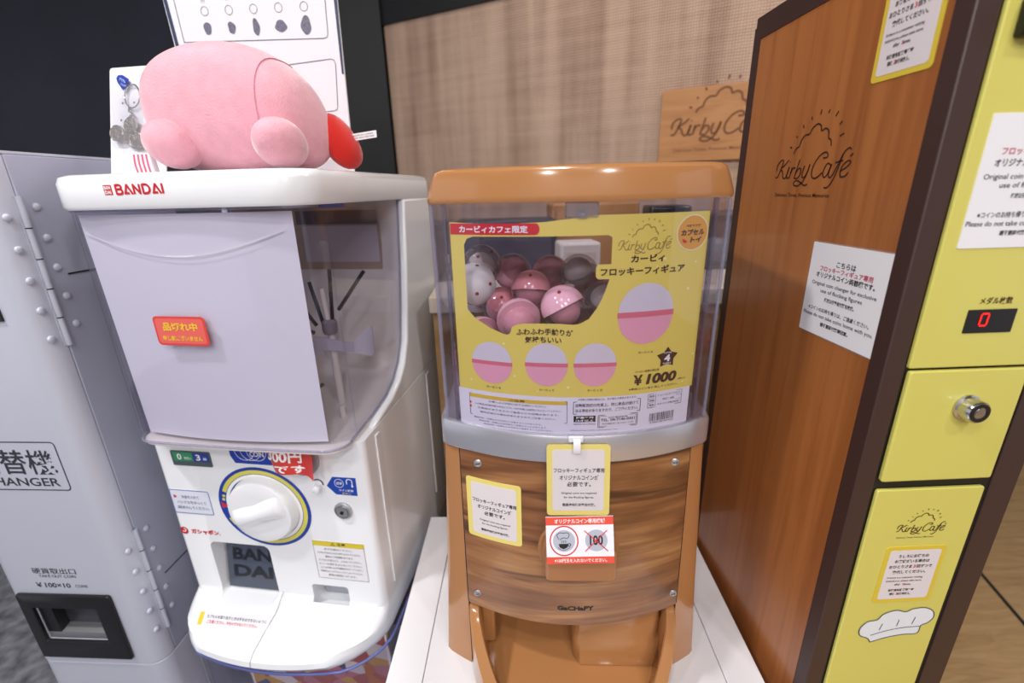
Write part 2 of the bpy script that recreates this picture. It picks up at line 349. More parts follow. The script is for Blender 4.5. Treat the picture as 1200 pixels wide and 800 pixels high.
gadget('register', 'grey till unit on the counter beside the wooden cabinet', 'till', .58, 1.12, .2, .12, .13, mat('till_grey', '#55555c', .45), 0, mat('till_face', '#6d6c72', .4))

# wooden sign on the woven wall
ws = thing('wall_sign', 'square wooden cafe sign engraved with a cloud hung on the woven wall', 'sign', tuple(WV.at(1.20, 0, .07)), -28.1)
frame(1.20, 0, .07)
MB().slab(lambda u, v, o: (u, -o, v), rrect(1.03, 1.375, .067, .266, .006), .014, .001).build('board', wood('sign_wood', '#a8703f', '#bb8350', '#c8925f', (5, 5, 30), .5), ws, bevel=.001)
logo(MB(), lambda u, v, o: (u, -.015-o, v), 1.2, .14, .275, .022).build('engraved_logo', mat('engraved_brown', '#7a4a28', .6), ws)
frame()

# ================================================================== WOODEN MEDAL CABINET (right)
k = 1.0137
CX0, CX1, CY0, CY1, CZ = .370, .547, .3964, .7246, .2027
TRIM = mat('dark_brown_trim', '#3d2824', .45); YEL = mat('yellow_enamel', '#d4cb66', .35, coat=.2)
cab = thing('medal_dispenser', 'tall wooden medal dispenser cabinet with dark trim and yellow front panels', 'cabinet', ((CX0+CX1)/2, (CY0+CY1)/2, -H))
frame((CX0+CX1)/2, (CY0+CY1)/2, -H)
MB().box(CX0+.004, CX1-.004, CY0+.018, CY1, -H, CZ-.004).build('carcass', mat('cabinet_black', '#120f10', .5), cab)
MB().box(.3885, .5185, CY0+.0005, CY0+.0179, -H, CZ-.004).build('front_frame', MATS['cabinet_black'], cab)
WOODV = wood('cabinet_cherry', '#8f5228', '#ab6a38', '#b5743f', (3, 40, 1.6), .33, .25, .6)
MB().box(CX0, CX0+.006, CY0+.0175, CY1-.015, -H, CZ-.0155).build('side_panel', WOODV, cab)
tr = MB(); tr.box(CX0-.001, CX0+.012, CY1-.0155, CY1+.001, -H, CZ); tr.box(CX0-.001, CX0+.012, CY0+.0186, CY1-.0155, CZ-.016, CZ); tr.build('side_trim', TRIM, cab)
MB().box(CX0-.0012, CX0+.0195, CY0-.001, CY0+.0185, -H, CZ).build('front_post', TRIM, cab, bevel=.0012)
MB().box(.518, CX1, CY0-.001, CY0+.0185, -H, CZ).build('front_post', TRIM, cab, bevel=.0012)
MB().box(CX1-.008, CX1, CY0+.018, CY1, -H, CZ).build('side_panel', WOODV, cab)
MB().box(CX0, CX1, CY0, CY1, CZ, CZ+.012).build('top_board', TRIM, cab)
Sf = lambda u, v, o: (u, CY0-o, v)
up_ = MB().slab(Sf, rrect(.3905, .5105, -.1728, CZ-.004, .002), .0045, -.0005).build('upper_panel', YEL, cab, bevel=.0012)
dr = MB().slab(Sf, rrect(.3925, .5105, -.3003, -.1755, .003), .0055, -.0005).build('lock_door', YEL, cab, bevel=.0015)
lw = MB().slab(Sf, rrect(.3925, .5095, -H+.02, -.3112, .003), .0045, -.0005).build('lower_door', YEL, cab, bevel=.0012)
lk = MB().lathe((.4579, CY0-.004, -.2152), (0, -1, 0), [(.0135, 0), (.0135, .003), (.0115, .004), (.0115, .0135), (.0105, .015), (.009, .015)]).build('cam_lock', CHROME, dr)
MB().lathe((.4579, CY0-.0175, -.2152), (0, -1, 0), [(.0096, 0), (.0096, .002), (.006, .002), (.006, .001), (.0001, .001)]).build('lock_face', BLACKP, lk)
MB().lathe((.4579, CY0-.0186, -.2152), (0, -1, 0), [(.0048, 0), (.0048, .001), (.0001, .0012)]).build('key_core', CHROME, lk)
S2 = lambda u, v, o: (u, CY0-.004-o, v)
lc = MB().slab(S2, rrect(.4318, .478, -.1383, -.1157, .0008), .0008).build('counter_display', BLACKP, up_)
g = MB()
for q in ([(.4452, -.1195), (.4515, -.1195)], [(.4450, -.1310), (.4512, -.1310)], [(.4448, -.1200), (.4445, -.1305)], [(.4518, -.1200), (.4514, -.1305)]): g.ribbon(S2, q, .0016, .0013, False)
g.build('digit', mat('red_led', '#ff1f1c', .4, emit=.9), lc)
MB().text(S2, 'メダル枚数', .4555, -.1075, .031, .0068, .018).build('printed_text', BROWNINK, up_)
MB().box(.4005, .452, CY0-.016, CY0-.003, .100, .128).build('coin_slot', BLACKP, up_, bevel=.003)
# white notice on the front
n1 = MB().slab(S2, rrect(.4035, .5080, -.0592, .0486, .001), .0009).build('front_notice', PAPER, up_)
uc = .4555
tx = MB()
for s_, v_, w_, h_, bo in (('オリジナルコイン両替機です。', .0110, .081, .0066, .02), ('Original coin changer for exclusive', -.0005, .093, .0056, .003), ('use of flocking figures', -.0075, .061, .0056, .003), ('植絨公仔專用代幣兌換機。', -.0155, .036, .0044, .02), ('※コインのお持ち帰りは、ご遠慮ください。', -.0310, .085, .0052, .01), ('Please do not take coins home with you.', -.0390, .101, .0056, .003), ('請不要將代幣帶回家。', -.0465, .036, .0044, .02)): tx.text(S2, s_, uc, v_, w_, h_, bo, .0012)
tx.build('printed_text', BLACKINK, n1)
MB().text(S2, 'フロッキーフィギュア専用', uc, .0200, .074, .0066, .02, .0012).build('red_text', mat('rose_ink', '#c2455e', .5), n1)
logo(MB(), S2, .4527, -.366, .0545, .017).build('printed_logo', BROWNINK, lw)
def turn_notice(S, u0, u1, v0, v1, parent, nm):
    b = MB().slab(S, rrect(u0, u1, v0, v1, .004), .0007).build(nm, mat('mustard_card', '#d9bf3e', .5), parent)
    w_ = u1-u0; h_ = v1-v0; c = (u0+u1)/2; m_ = .075*w_
    i = MB().slab(S, rrect(u0+m_, u1-m_, v0+m_, v1-m_, .003), .0002, .0007).build('paper_face', PINKPAPER, b)
    t = MB(); yy = lambda f: v1-f*h_
    for s_, f, ww, hh, bo in (('うしろにお待ちの', .16, .50, .058, .02), ('お客様がいる場合は', .25, .58, .058, .02), ('おひとりさま　回ずつで', .345, .72, .058, .02), ('交代してください。', .44, .56, .058, .02), ('If there is a customer waiting', .545, .60, .038, .008), ('behind you, please take turns', .605, .60, .038, .008), ('after    times.', .665, .28, .038, .008), ('如後面有顧客等候時', .77, .44, .046, .02), ('請玩　次後再換人。', .84, .36, .046, .02)):
        t.text(S, s_, c-(.02 if f < .5 else .06)*w_, yy(f), ww*w_, hh*h_, bo, .0012)
    t.build('printed_text', BLACKINK, i)
    t = MB(); t.text(S, '3', c+.045*w_, yy(.345), .04*w_, .05*h_, .02, .0012); t.text(S, '3', c-.05*w_, yy(.665), .03*w_, .036*h_, .02, .0012); t.text(S, '3', c-.115*w_, yy(.84), .035*w_, .042*h_, .02, .0012)
    t.build('red_text', REDINK, i); return b
turn_notice(S2, .4205, .4890, -.4665, -.3865, lw, 'queue_notice')
# a plain cook's cap graphic at the foot of the lower door
CAP = [(.4330, -.5290), (.4285, -.5225), (.4180, -.5170), (.4160, -.5060), (.4230, -.4960), (.4340, -.4935), (.4400, -.4850), (.4540, -.4800), (.4660, -.4830), (.4740, -.4790), (.4880, -.4780), (.4990, -.4840), (.5020, -.4940), (.4970, -.5020), (.4900, -.5060), (.4880, -.5180), (.4700, -.5190), (.4500, -.5230)]
hat = MB().flat(S2, [(p.x, p.y) for p in smooth_pts([(a_, b_, 0) for a_, b_ in CAP+CAP[:1]], 4)[:-1]], .0004).build('cap_graphic', mat('print_white', '#e2e5ea', .45), lw)
g = MB().ribbon(S2, CAP+CAP[:1], .0012, .0007)
for q in ([(.4310, -.5180), (.4480, -.5120), (.4680, -.5080), (.4890, -.5070)], [(.4400, -.5100), (.4420, -.5000)], [(.4600, -.5050), (.4610, -.4950)], [(.4780, -.5030), (.4800, -.4920)]): g.ribbon(S2, q, .0009, .0007)
g.build('cap_outline', DARKINK, hat)
# side lettering and notices
Ss = lambda u, v, o: (CX0-o, -u, v)
sp = bpy.data.objects['side_panel']
logo(MB(), Ss, -.5594, .0045, .1335, .0125).build('printed_logo', mat('burnt_brown_ink', '#35180e', .6), sp)
n2 = MB().slab(Ss, rrect(-.5272, -.4130, -.1700, -.0662, .001), .0009).build('side_notice', PAPER, sp)
MB().frame_line(Ss, -.5280, -.4122, -.1708, -.0654, .001, .0016, .0003).build('laminate_edge', clear('laminate', '#f4f0f0', haze=.3, hazecol='#cfc4c4'), n2)
tx = MB(); uc = -.4705
for s_, v_, w_, h_, bo in (('こちらは', -.0865, .028, .0062, .015), ('オリジナルコイン両替機です。', -.1010, .086, .0064, .02), ('Original coin changer for exclusive', -.1115, .095, .0055, .003), ('use of flocking figures', -.1190, .062, .0055, .003), ('植絨公仔專用代幣兌換機。', -.1275, .045, .0048, .02), ('※コインのお持ち帰りは、ご遠慮ください。', -.1400, .092, .0050, .01), ('Please do not take coins home with you.', -.1480, .106, .0055, .003), ('請不要將代幣帶回家。', -.1560, .043, .0048, .02)): tx.text(Ss, s_, uc, v_, w_, h_, bo, .0012)
tx.build('printed_text', BLACKINK, n2)
MB().text(Ss, 'フロッキーフィギュア専用', uc, -.0937, .077, .0064, .02, .0012).build('red_text', MATS['rose_ink'], n2)
turn_notice(Ss, -.489, -.4225, .0885, .1715, sp, 'queue_notice')
frame()

# ================================================================== WHITE PLINTH
GLOSSW = mat('white_gloss_board', '#e7e6ea', .2, coat=.4)
PL = Fr(.094, .60, 3)
pt = thing('plinth', 'white display plinth carrying the brown capsule machine', 'plinth', (.094, .60, -H), -3)
frame(0, 0, -H)
MB().box(-.264, .262, -.36, .19, -H, -.668).build('body', GLOSSW, pt, bevel=.002)
MB().box(-.2655, -.2140, -.362, .192, -.668, -.6552).build('edge_strip', GLOSSW, pt, bevel=.0012)
MB().box(.2120, .2635, -.362, .192, -.668, -.6552).build('edge_strip', GLOSSW, pt, bevel=.0012)
MB().box(-.2130, .2110, -.362, .192, -.668, -.6552).build('top_panel', GLOSSW, pt, bevel=.0012)
frame()

# ================================================================== BROWN CAPSULE MACHINE
BR = Fr(.0865, .5, 4); HW = .162; BB = .045
BROWN = mat('caramel_plastic', '#b17b4c', .16, coat=.5); BROWND = mat('caramel_plastic_matte', '#a87145', .28, coat=.3)
bow = lambda x, y0: y0+BB*(x/HW)**2
bm_ = thing('capsule_machine', 'brown capsule machine with yellow poster and wood grain front on white plinth', 'capsule machine', tuple(BR.at(0, .1, -.655)), -4)
frame(0, .1, -.655)
def outline(hw, y0, yb, z, r=.014, n=18, inset=0):
    P = []
    for i in range(n+1):
        x = -hw+r*.6+(2*hw-1.2*r)*i/n; P.append((x, bow(x, y0), z))
    ye = bow(hw-.6*r, y0)
    P += [(hw-.15*r, ye+.45*r, z), (hw, ye+r*1.2, z), (hw, yb-r, z), (hw-r*.3, yb-r*.3, z), (hw-r, yb, z), (-hw+r, yb, z), (-hw+r*.3, yb-r*.3, z), (-hw, yb-r, z), (-hw, ye+r*1.2, z), (-hw+.15*r, ye+.45*r, z)]
    return P
YB = .235
# lid
MB().loft([outline(.1605, -.050, YB, -.0125), outline(.1612, -.0512, YB, -.0105), outline(.1608, -.0512, YB, -.006), outline(.1535, -.0500, YB, .0115), outline(.1505, -.0485, YB-.002, .0175), outline(.147, -.0445, YB-.005, .0205), outline(.139, -.036, YB-.012, .0216), outline(.10, .01, YB-.04, .0222)]).build('lid', BROWN, bm_, smooth=35)
# clear globe, hollow
gl = MB(); gl.loft([outline(.1585, -.0500, YB-.004, -.264), outline(.1600, -.0500, YB-.004, -.0125)], caps=False)
gl.loft([outline(.1560, -.0474, YB-.0066, -.0125), outline(.1545, -.0474, YB-.0066, -.264)], caps=False); gb = gl.build('globe', GLOBE, bm_, smooth=30)
for sx in (-1, 1):
    MB().tube([(sx*.1545, bow(.1545, -.0490)+.001, -.262), (sx*.1555, bow(.1555, -.0490)+.001, -.0135)], .0022, 8).build('corner_rib', GLOBEEDGE, gb)
    x0, x1 = sorted((sx*.1420, sx*.1425)); y_ = bow(.142, -.0465)
    MB().loft([[(sx*.1400, y_, z), (sx*.1430, y_, z), (sx*.1430, y_+.009, z), (sx*.1400, y_+.009, z)] for z in (-.2635, -.0130)]).build('inner_rib', clear('rib_plastic', '#dfdde8', gain=1.6, haze=.10, hazecol='#c8c4d0'), gb)
lt = MB(); lt.box(-.016, .016, -.047, -.030, -.028, -.013); lt.tube([(0, -.044, -.030), (0, -.040, -.022)], .006, 10); lt.build('lid_latch', clear('latch_plastic', '#dcdce6', gain=1.4, haze=.12), gb, bevel=.002)
# silver ring
MB().loft([outline(.1650, -.0505, YB, -.3005), outline(.1655, -.0515, YB, -.2990), outline(.1655, -.0515, YB, -.2690), outline(.1640, -.0500, YB, -.2660), outline(.1610, -.0470, YB-.003, -.2645)]).build('silver_band', mat('silver_plastic', '#cfced6', .27, .75), bm_, smooth=30)
# body with the delivery bay cut out
bd = MB().loft([outline(.184, -.0595, YB, -.655), outline(.1835, -.0590, YB, -.652), outline(.1765, -.0535, YB, -.54), outline(.1640, -.0445, YB, -.3005)]).build('body', BROWN, bm_, smooth=35)
bx = MB()
bx.box(-.1430, .1430, -.2, .062, -.70, -.541); cut(bd, bx)
# wood grain front panel
Sb = lambda u, v, o: (u, bow(u, -.0452-.0145*(-.3005-v)/.3545)-o, v)
PW = wood2('panel_rosewood', '#3f2216', '#6e4325', '#94613a', '#b78654', .3, .3)
pan = MB().cols(Sb, [-.1415+.283*i/28 for i in range(29)], lambda u: -.5405, lambda u: -.3012, .0022, 0).build('front_panel', PW, bm_, bevel=.0006)
for sx in (-1, 1): MB().ribbon(Sb, [(sx*.1420, -.302), (sx*.1425, -.541)], .0014, .0006, False).build('panel_seam', BLACKP, bm_)
for u, v in ((-.1180, -.3172), (.1205, -.3165), (-.1275, -.5185), (.1345, -.5185)):
    p = Vector(Sb(u, v, .0022)); ax = (0, -1, 0)
    s_ = MB().lathe(p, ax, [(.0052, 0), (.0052, .001), (.0040, .0020), (.0001, .0024)], 16).build('screw', STEEL, pan)
    MB().tube([p+Vector((-.0028, -.0026, -.0006)), p+Vector((.0028, -.0026, .0006))], .0005, 5).build('screw_slot', DARKMETAL, s_)
MB().text(lambda u, v, o: Sb(u, v, .0022+o), 'GaCHaPY', .002, -.5127, .047, .0068, .045).build('maker_lettering', BLACKINK, pan)
def coin_label(S, u0, u1, v0, v1, parent, base):
    f = lambda u, v, o: S(u, v, base+o)
    b = MB().csheet(f, u0, u1, v0, v1, .004, .0006).build('coin_sticker' if parent is pan else 'card', PALEYEL, parent)
    w_ = u1-u0; h_ = v1-v0; c = (u0+u1)/2
    i = MB().csheet(f, u0+.09*w_, u1-.09*w_, v0+.07*h_, v1-.07*h_, .003, .0002, .0006).build('paper_face', PINKPAPER, b)
    t = MB()
    for s_, q, ww, hh, bo in (('フロッキーフィギュア専用', .355, .80, .068, .02), ('オリジナルコインが', .455, .62, .068, .02), ('必要です。', .55, .38, .068, .02), ('Original coins are required', .68, .56, .038, .008), ('for the flocking figures.', .74, .48, .038, .008), ('需要使用植絨專用代幣。', .845, .52, .044, .02)): t.text(f, s_, c+.01*w_, v1-q*h_, ww*w_, hh*h_, bo, .0011)
    t.build('printed_text', BLACKINK if parent is pan else DARKINK, i); return b
coin_label(Sb, -.1352, -.0655, -.4250, -.3385, pan, .0022)
# coin knob
kn = MB().lathe((.0040, -.0475, -.424), (0, -1, 0), [(.050, -.004), (.050, .001), (.0475, .004), (.0445, .004), (.042, .009), (.0415, .009)], 44).build('coin_knob', BROWND, bm_, smooth=35)
MB().slab(lambda u, v, o: (u, -.0565-o, v), rrect(-.0370, .0470, -.4490, -.4030, .006), .020).build('knob_grip', BROWND, kn, bevel=.003)
# delivery tray
def rim(t, inset, dz=0):
    hw = .142-inset; L = .125-inset; a = t*pi
    return hw*cos(pi-a), -.012-L*sin(a)
N = 40; rings = []
def zr(y): q = max(0, (-.012-y)/.12); return max(-.637, -.547-.20*q**1.9)
outer = [rim(i/N, 0) for i in range(N+1)]; inner = [rim(i/N, .0145) for i in range(N+1)]
tr = MB()
secs = []
for (xo, yo), (xi, yi) in zip(outer, inner):
    z0 = zr(yo); z1 = zr(yi)
    secs.append([(xo, yo, -.6535), (xo, yo, z0-.003), (xo*.985, yo+.001, z0), (xi*1.015, yi-.001, z1), (xi, yi, z1-.003), (xi*.97, yi+.002, -.625), (xi*.93, yi+.008, -.6385), (xi*.93, yi+.008, -.6535)])
tr.loft(secs)
for sx in (-1, 1):
    x0, x1 = sorted((sx*.1275, sx*.142)); tr.box(x0, x1, -.0125, .055, -.6535, -.547)
tr.box(-.128, .128, .046, .056, -.6535, -.5450)
fl_ = [(xi*.94, yi+.007) for xi, yi in inner]
tr.loft([[(x, y, -.6535) for x, y in fl_]+[(.1285, .047, -.6535), (-.1285, .047, -.6535)], [(x, y, -.6385) for x, y in fl_]+[(.1285, .047, -.628), (-.1285, .047, -.628)]])
ty = tr.build('delivery_tray', BROWN, bm_, smooth=35)
MB().loft([rr for rr in ([(.004, .05, z), (.004, -.022+d, z), (.012, -.034+d, z), (.112, -.034+d, z), (.126, -.022+d, z), (.126, .05, z)] for z, d in ((-.637, -.004), (-.622, -.003), (-.606, .004), (-.600, .010), (-.546, .012)))]).build('chute_block', BROWN, ty, smooth=50)
MB().box(-.112, .002, .040, .0465, -.598, -.546).build('chute_slot', mat('chute_slot_shade', '#2c1a10', .5), ty)  # dark slab, shade of the slot opening put in as colour
MB().box(-.128, -.108, -.012, .05, -.63, -.546).build('chute_cheek', BROWN, ty, bevel=.004)
frame()

# poster sheet held inside the globe
po = thing('poster', 'yellow poster sheet with a cut-out window inside the clear globe', 'poster', tuple(BR.at(0, -.02, -.27)), -4)
frame(0, -.02, -.27)
Sp = lambda u, v, o: (u, bow(u, -.0452)-o, v)
YPOST = mat('poster_yellow', '#e6d262', .42, coat=.25); WPOST = mat('poster_white', '#e6e3ea', .42, coat=.25)
PT = lambda u: -.0310+.0055*min(1, max(0, (u+.035)/.05)) if u > -.035 else -.0310-.0016*max(0, sin((u+.135)/.1*pi))
wt = [(-.1205, -.054), (-.117, -.0475), (-.110, -.0452), (.026, -.0448), (.0302, -.0470)]
wb = [(-.1205, -.1235), (-.112, -.1330), (-.095, -.1430), (-.0815, -.1482), (-.0765, -.1492), (-.0738, -.1470), (-.0715, -.1400), (-.0660, -.1370), (-.058, -.1355), (-.045, -.1350), (-.020, -.1350), (-.0067, -.1360), (.0000, -.1350), (.0092, -.1300), (.0170, -.1190), (.0226, -.1080), (.0265, -.0970), (.0285, -.0900), (.0302, -.0840)]
def itp(T, u):
    for (a, b), (c, d) in zip(T, T[1:]):
        if a <= u <= c: return b+(d-b)*(u-a)/(c-a)
    return T[0][1] if u < T[0][0] else T[-1][1]
WL = -.2195
def wbot(u):
    return itp(wb, u)
us_l = [-.1355+.015*i/4 for i in range(5)]; us_m = sorted(set([-.1205+.1507*i/40 for i in range(41)]+[q[0] for q in wt+wb])); us_r = [.0302+.1033*i/22 for i in range(23)]
pm = MB()
pm.cols(Sp, us_l, lambda u: WL, PT, .0005); pm.cols(Sp, us_r, lambda u: WL, PT, .0005)
pm.cols(Sp, us_m, lambda u: WL, wbot, .0005); pm.cols(Sp, us_m, lambda u: itp(wt, u), PT, .0005)
ps = pm.build('printed_sheet', YPOST, po, smooth=20)
# tab carrying the product title juts over the window
MB().csheet(Sp, .0150, .050, -.0885, -.0735, .004, .0005).build('title_tab', YPOST, po)
wp = MB().cols(Sp, [-.1370+.268*i/40 for i in range(41)], lambda u: -.2675+.0012*cos(u*20), lambda u: WL, .0005).build('small_print_panel', WPOST, po, smooth=20)
Sq = lambda u, v, o: Sp(u, v, .0005+o)
g = MB().cols(Sq, [-.1350+.0895*i/16 for i in range(17)], lambda u: -.0434, lambda u: -.0322, .0003); g.cols(Sq, [-.0455+.0039*i/6 for i in range(7)], lambda u: -.0378-.0056*math.sqrt(max(0, 1-((u+.0455)/.0040)**2)), lambda u: -.0378+.0056*math.sqrt(max(0, 1-((u+.0455)/.0040)**2)), .0003)
rb = g.build('red_banner', REDINK, ps)
MB().text(Sq, 'カービィカフェ限定', -.0890, -.0379, .0720, .0074, .03, .0006).build('banner_text', WHITEINK, rb)
logo(MB(), Sq, .0645, -.0600, .0560, .014, False).build('printed_logo', mat('tan_ink', '#9c7f3c', .5), ps)
t = MB(); t.text(Sq, 'カービィ', .0680, -.0692, .036, .0078, .035); t.text(Sq, 'フロッキーフィギュア', .0645, -.0812, .090, .0085, .035)
# tag line bent along the window edge
ST = lambda u, v, o: Sq(u, v-2.2*(u+.037)**2, o)
t.text(ST, 'ふわふわ手触りが', -.0370, -.1436, .060, .0074, .025); t.text(ST, '気持ちいい', -.0385, -.1526, .039, .0074, .025)
t.text(Sq, '￥', .0660, -.2025, .0110, .0125, .05); t.text(Sq, '1000', .0935, -.2025, .0365, .0125, .05, shear=.15)
t.build('title_text', BROWNINK, ps)
t = MB(); t.text(Sq, 'メーカー希望小売価格', .0760, -.1925, .028, .0028, .01); t.text(Sq, '(税込)', .1185, -.2075, .0095, .0026, .01); t.text(Sq, '※専用コインを使用してください。', .0850, -.2130, .058, .0029, .01)
for s_, u, v in (('カービィ A', .0725, -.1703), ('カービィ B', -.0945, -.2128), ('カービィ C', -.0345, -.2110), ('カービィ D', .0180, -.2110)): t.text(Sq, s_, u, v, .0165, .0030, .012)
t.build('caption_text', BROWNINK, ps)
oc = MB().flat(Sq, circ(.1150, -.0463, .0172), .0003).build('orange_roundel', mat('orange_ink', '#e0a33a', .5), ps)
MB().ring2(Sq, .1150, -.0463, .0170, .0182, .0005).build('roundel_edge', mat('cream_ink', '#efe6b4', .5), oc)
t = MB(); t.text(Sq, 'ペオリツク', .1150, -.0392, .017, .0030, .03, .0006, shear=.1); t.text(Sq, 'カプセル', .1150, -.0458, .0270, .0062, .045, .0006, shear=.1); t.text(Sq, 'トイ', .1195, -.0532, .0135, .0056, .05, .0006, shear=.1); t.build('roundel_text', BROWNINK, oc)
MB().ring2(Sq, .1070, -.0532, .0001, .0030, .0006, 20, 150, 330).build('roundel_ball', REDINK, oc)
st = []
for i in range(10):
    rr = .0125 if i % 2 == 0 else .0076; aa = R(90+36*i); st.append((.0985+rr*cos(aa)*1.05, -.1795+rr*sin(aa)))
sg = MB().flat(Sq, st, .0003).build('star_badge', BROWNINK, ps)
t = MB(); t.text(Sq, '4', .0985, -.1800, .0070, .0082, .05, .0006); t.text(Sq, 'TOTAL', .0985, -.1738, .010, .0018, .02, .0006); t.text(Sq, 'TYPES', .0985, -.1862, .010, .0018, .02, .0006); t.build('star_text', WHITEINK, sg)
# plain two-tone capsules stand where the poster pictures its figures
PRPINK = mat('print_pink', '#e7a3b4', .5); PRGREY = mat('print_pale_grey', '#d6cfd6', .5); PRROSE = mat('print_rose', '#d9707f', .5)
for u, v, r_ in ((.0700, -.1275, .0300), (-.0955, -.1835, .0225), (-.0350, -.1815, .0225), (.0175, -.1815, .0225)):
    c_ = MB().ring2(Sq, u, v-.10*r_, .0001, r_, .0003, 40, 180, 360).build('capsule_picture', PRPINK, ps)
    MB().ring2(Sq, u, v+.10*r_, .0001, r_, .0003, 40, 0, 180).build('capsule_top', PRGREY, c_)
    MB().cols(Sq, [u-r_*1.03+2.06*r_*i/14 for i in range(15)], lambda x: v-.10*r_, lambda x: v+.10*r_, .0004).build('capsule_band', PRROSE, c_)
# confetti dots
random.seed(4); g = MB()
for i in range(46):
    u = random.uniform(-.132, .131); v = random.uniform(-.215, -.036)
    if -.126 < u < .034 and v > -.155: continue
    if any((u-a)**2+(v-b)**2 < (c*1.15)**2 for a, b, c in ((.07, -.1275, .03), (-.0955, -.1835, .0225), (-.035, -.1815, .0225), (.0175, -.1815, .0225))): continue
    rr = random.uniform(.0008, .0020); g.flat(Sq, circ(u, v, rr, 8), .00015)
g.build('printed_dots', mat('print_cream', '#eee3a0', .5), ps)
# small print
Sw = lambda u, v, o: Sp(u, v, .0005+o)
t = MB().cols(Sw, [-.1240+.112*i/16 for i in range(17)], lambda u: -.2290, lambda u: -.2245, .0002).build('caution_bar', mat('caution_yellow', '#dcb93a', .5), wp)
MB().text(Sw, 'ご注意', -.0680, -.2267, .018, .0026, .02, .0006).build('caution_text', BROWNINK, t)
t = MB(); t.frame_line(Sw, -.1240, -.0120, -.2515, -.2245, .0005, .0005)
for q, (s_, w_) in enumerate((('お買い上げの前に必ずお読みください。', .066), ('この商品は対象年齢15才以上です。15才未満には絶対に与えないでください。', .100), ('小部品がありますので窒息などの危険があります。', .094), ('植毛が落ちる場合がありますのでご注意ください。', .088))): t.text(Sw, s_, -.0680, -.2316-.0050*q, w_, .0024, .004)
for q in range(3): t.text(Sw, '商品の色、仕様などは予告なく変更することがあります。', -.0800+.006*q, -.2545-.0036*q, .080, .0019, .004)
t.text(Sw, '※写真と実際の商品とは、多少異なる場合があります。', .0330, -.2222, .066, .0026, .004)
t.frame_line(Sw, -.0050, .0705, -.2400, -.2250, .0005, .0007); t.text(Sw, '自動販売機の性質上、同じ商品が続けて', .0328, -.2292, .071, .0042, .012); t.text(Sw, '出る場合がありますので、ご了承ください。', .0328, -.2356, .071, .0042, .012)
t.frame_line(Sw, .0230, .0680, -.2575, -.2422, .001, .0007); t.frame_line(Sw, .0245, .0665, -.2562, -.2435, .001, .0004); t.text(Sw, 'TEL. 04-7146-0431', .0455, -.2482, .039, .0034, .02); t.text(Sw, '受付時間 月～金 10:00～17:00', .0455, -.2530, .036, .0022, .004)
t.text(Sw, 'お客様相談室', .0455, -.2452, .022, .0020, .006); t.text(Sw, 'MADE IN CHINA', .0080, -.2525, .024, .0016, .004); t.text(Sw, '©Nintendo / HAL Laboratory, Inc.', .0190, -.2605, .054, .0020, .002)
t.frame_line(Sw, .0795, .1210, -.2385, -.2215, .0004, .0004); t.ribbon(Sw, [(.0885, -.2215), (.0885, -.2385)], .0004, .0004, False)
for q, (a_, b_) in enumerate((('品名', 'カービィ フロッキーフィギュア'), ('材質', 'PVC・ABS'), ('発売', 'ペオリツク株式会社'))):
    v = -.2243-.0055*q; t.text(Sw, a_, .0840, v, .0060, .0028, .012); t.text(Sw, b_, .1045, v, .028 if q != 1 else .014, .0026, .006)
    t.ribbon(Sw, [(.0795, v-.0029), (.1210, v-.0029)], .0003, .0004, False)
random.seed(2); u = .0830
while u < .1130:
    w_ = random.choice((.0004, .0007, .0011)); t.ribbon(Sw, [(u, -.2460), (u, -.2560)], w_, .0004, False); u += w_+random.choice((.0005, .0008, .001))
t.text(Sw, '4 582138 601472', .0980, -.2578, .029, .0020, .004)
t.build('printed_text', DARKINK, wp)
bk = MB().cols(Sw, [-.0045+.0245*i/8 for i in range(9)], lambda u: -.2500, lambda u: -.2422, .0002).build('age_box', BLACKINK, wp)
t = MB(); t.text(Sw, '対象年齢', .0078, -.2442, .020, .0030, .02, .0006); t.text(Sw, '15才以上', .0078, -.2480, .020, .0030, .02, .0006); t.build('age_text', WHITEINK, bk)
g = MB()
for q in range(2): g.ribbon(Sw, [(-.1245, -.2358-.005*q), (-.1222, -.2358-.005*q)], .0022, .0005, False)
g.build('red_marks', REDINK, wp)
frame()

# capsules in the globe
CPINK = mat('capsule_pink', '#f4bcc6', .15, coat=.4); CROSE = mat('capsule_rose', '#e99a9e', .2, coat=.4); CWHITE = mat('flocked_white', '#dcd9d4', .9, sheen=.4); CFLOCK = mat('flocked_pink', '#e8a0ac', .9, sheen=.4)
CCLEAR = clear('capsule_clear', '#f4efef', gain=1.3, haze=.07, hazecol='#e9dfdc'); HOLE = mat('capsule_hole', '#8e2f33', .5)
RC = .0252
def capsule_meshes(shell, filling):
    frame()
    a = MB().ball((0, 0, 0), RC, n=24, m=8, a0=-90, a1=2).build('lower_shell', shell)
    b = MB().ball((0, 0, 0), RC*.985, n=24, m=8, a0=0, a1=90).build('upper_shell', CCLEAR)
    c = MB().ball((0, 0, .003), RC*.72, n=16, m=10).build('toy', filling)
    h = MB()
    for a_, q in ((R(40), 0), (R(40), 2.1), (R(40), 4.2), (R(78), 1)):
        n_ = Vector((cos(a_)*cos(q), cos(a_)*sin(q), -sin(a_))); h.lathe(n_*RC*.996, n_, [(.0022, 0), (.0022, .0004), (.0001, .0005)], 8)
    h = h.build('vent_holes', HOLE)
    return [a, b, c, h]
protos = {'pink': capsule_meshes(CPINK, CFLOCK), 'rose': capsule_meshes(CROSE, CFLOCK), 'white': capsule_meshes(MATS['flocked_white'], CWHITE), 'clear': capsule_meshes(CCLEAR, CWHITE)}
used = set()
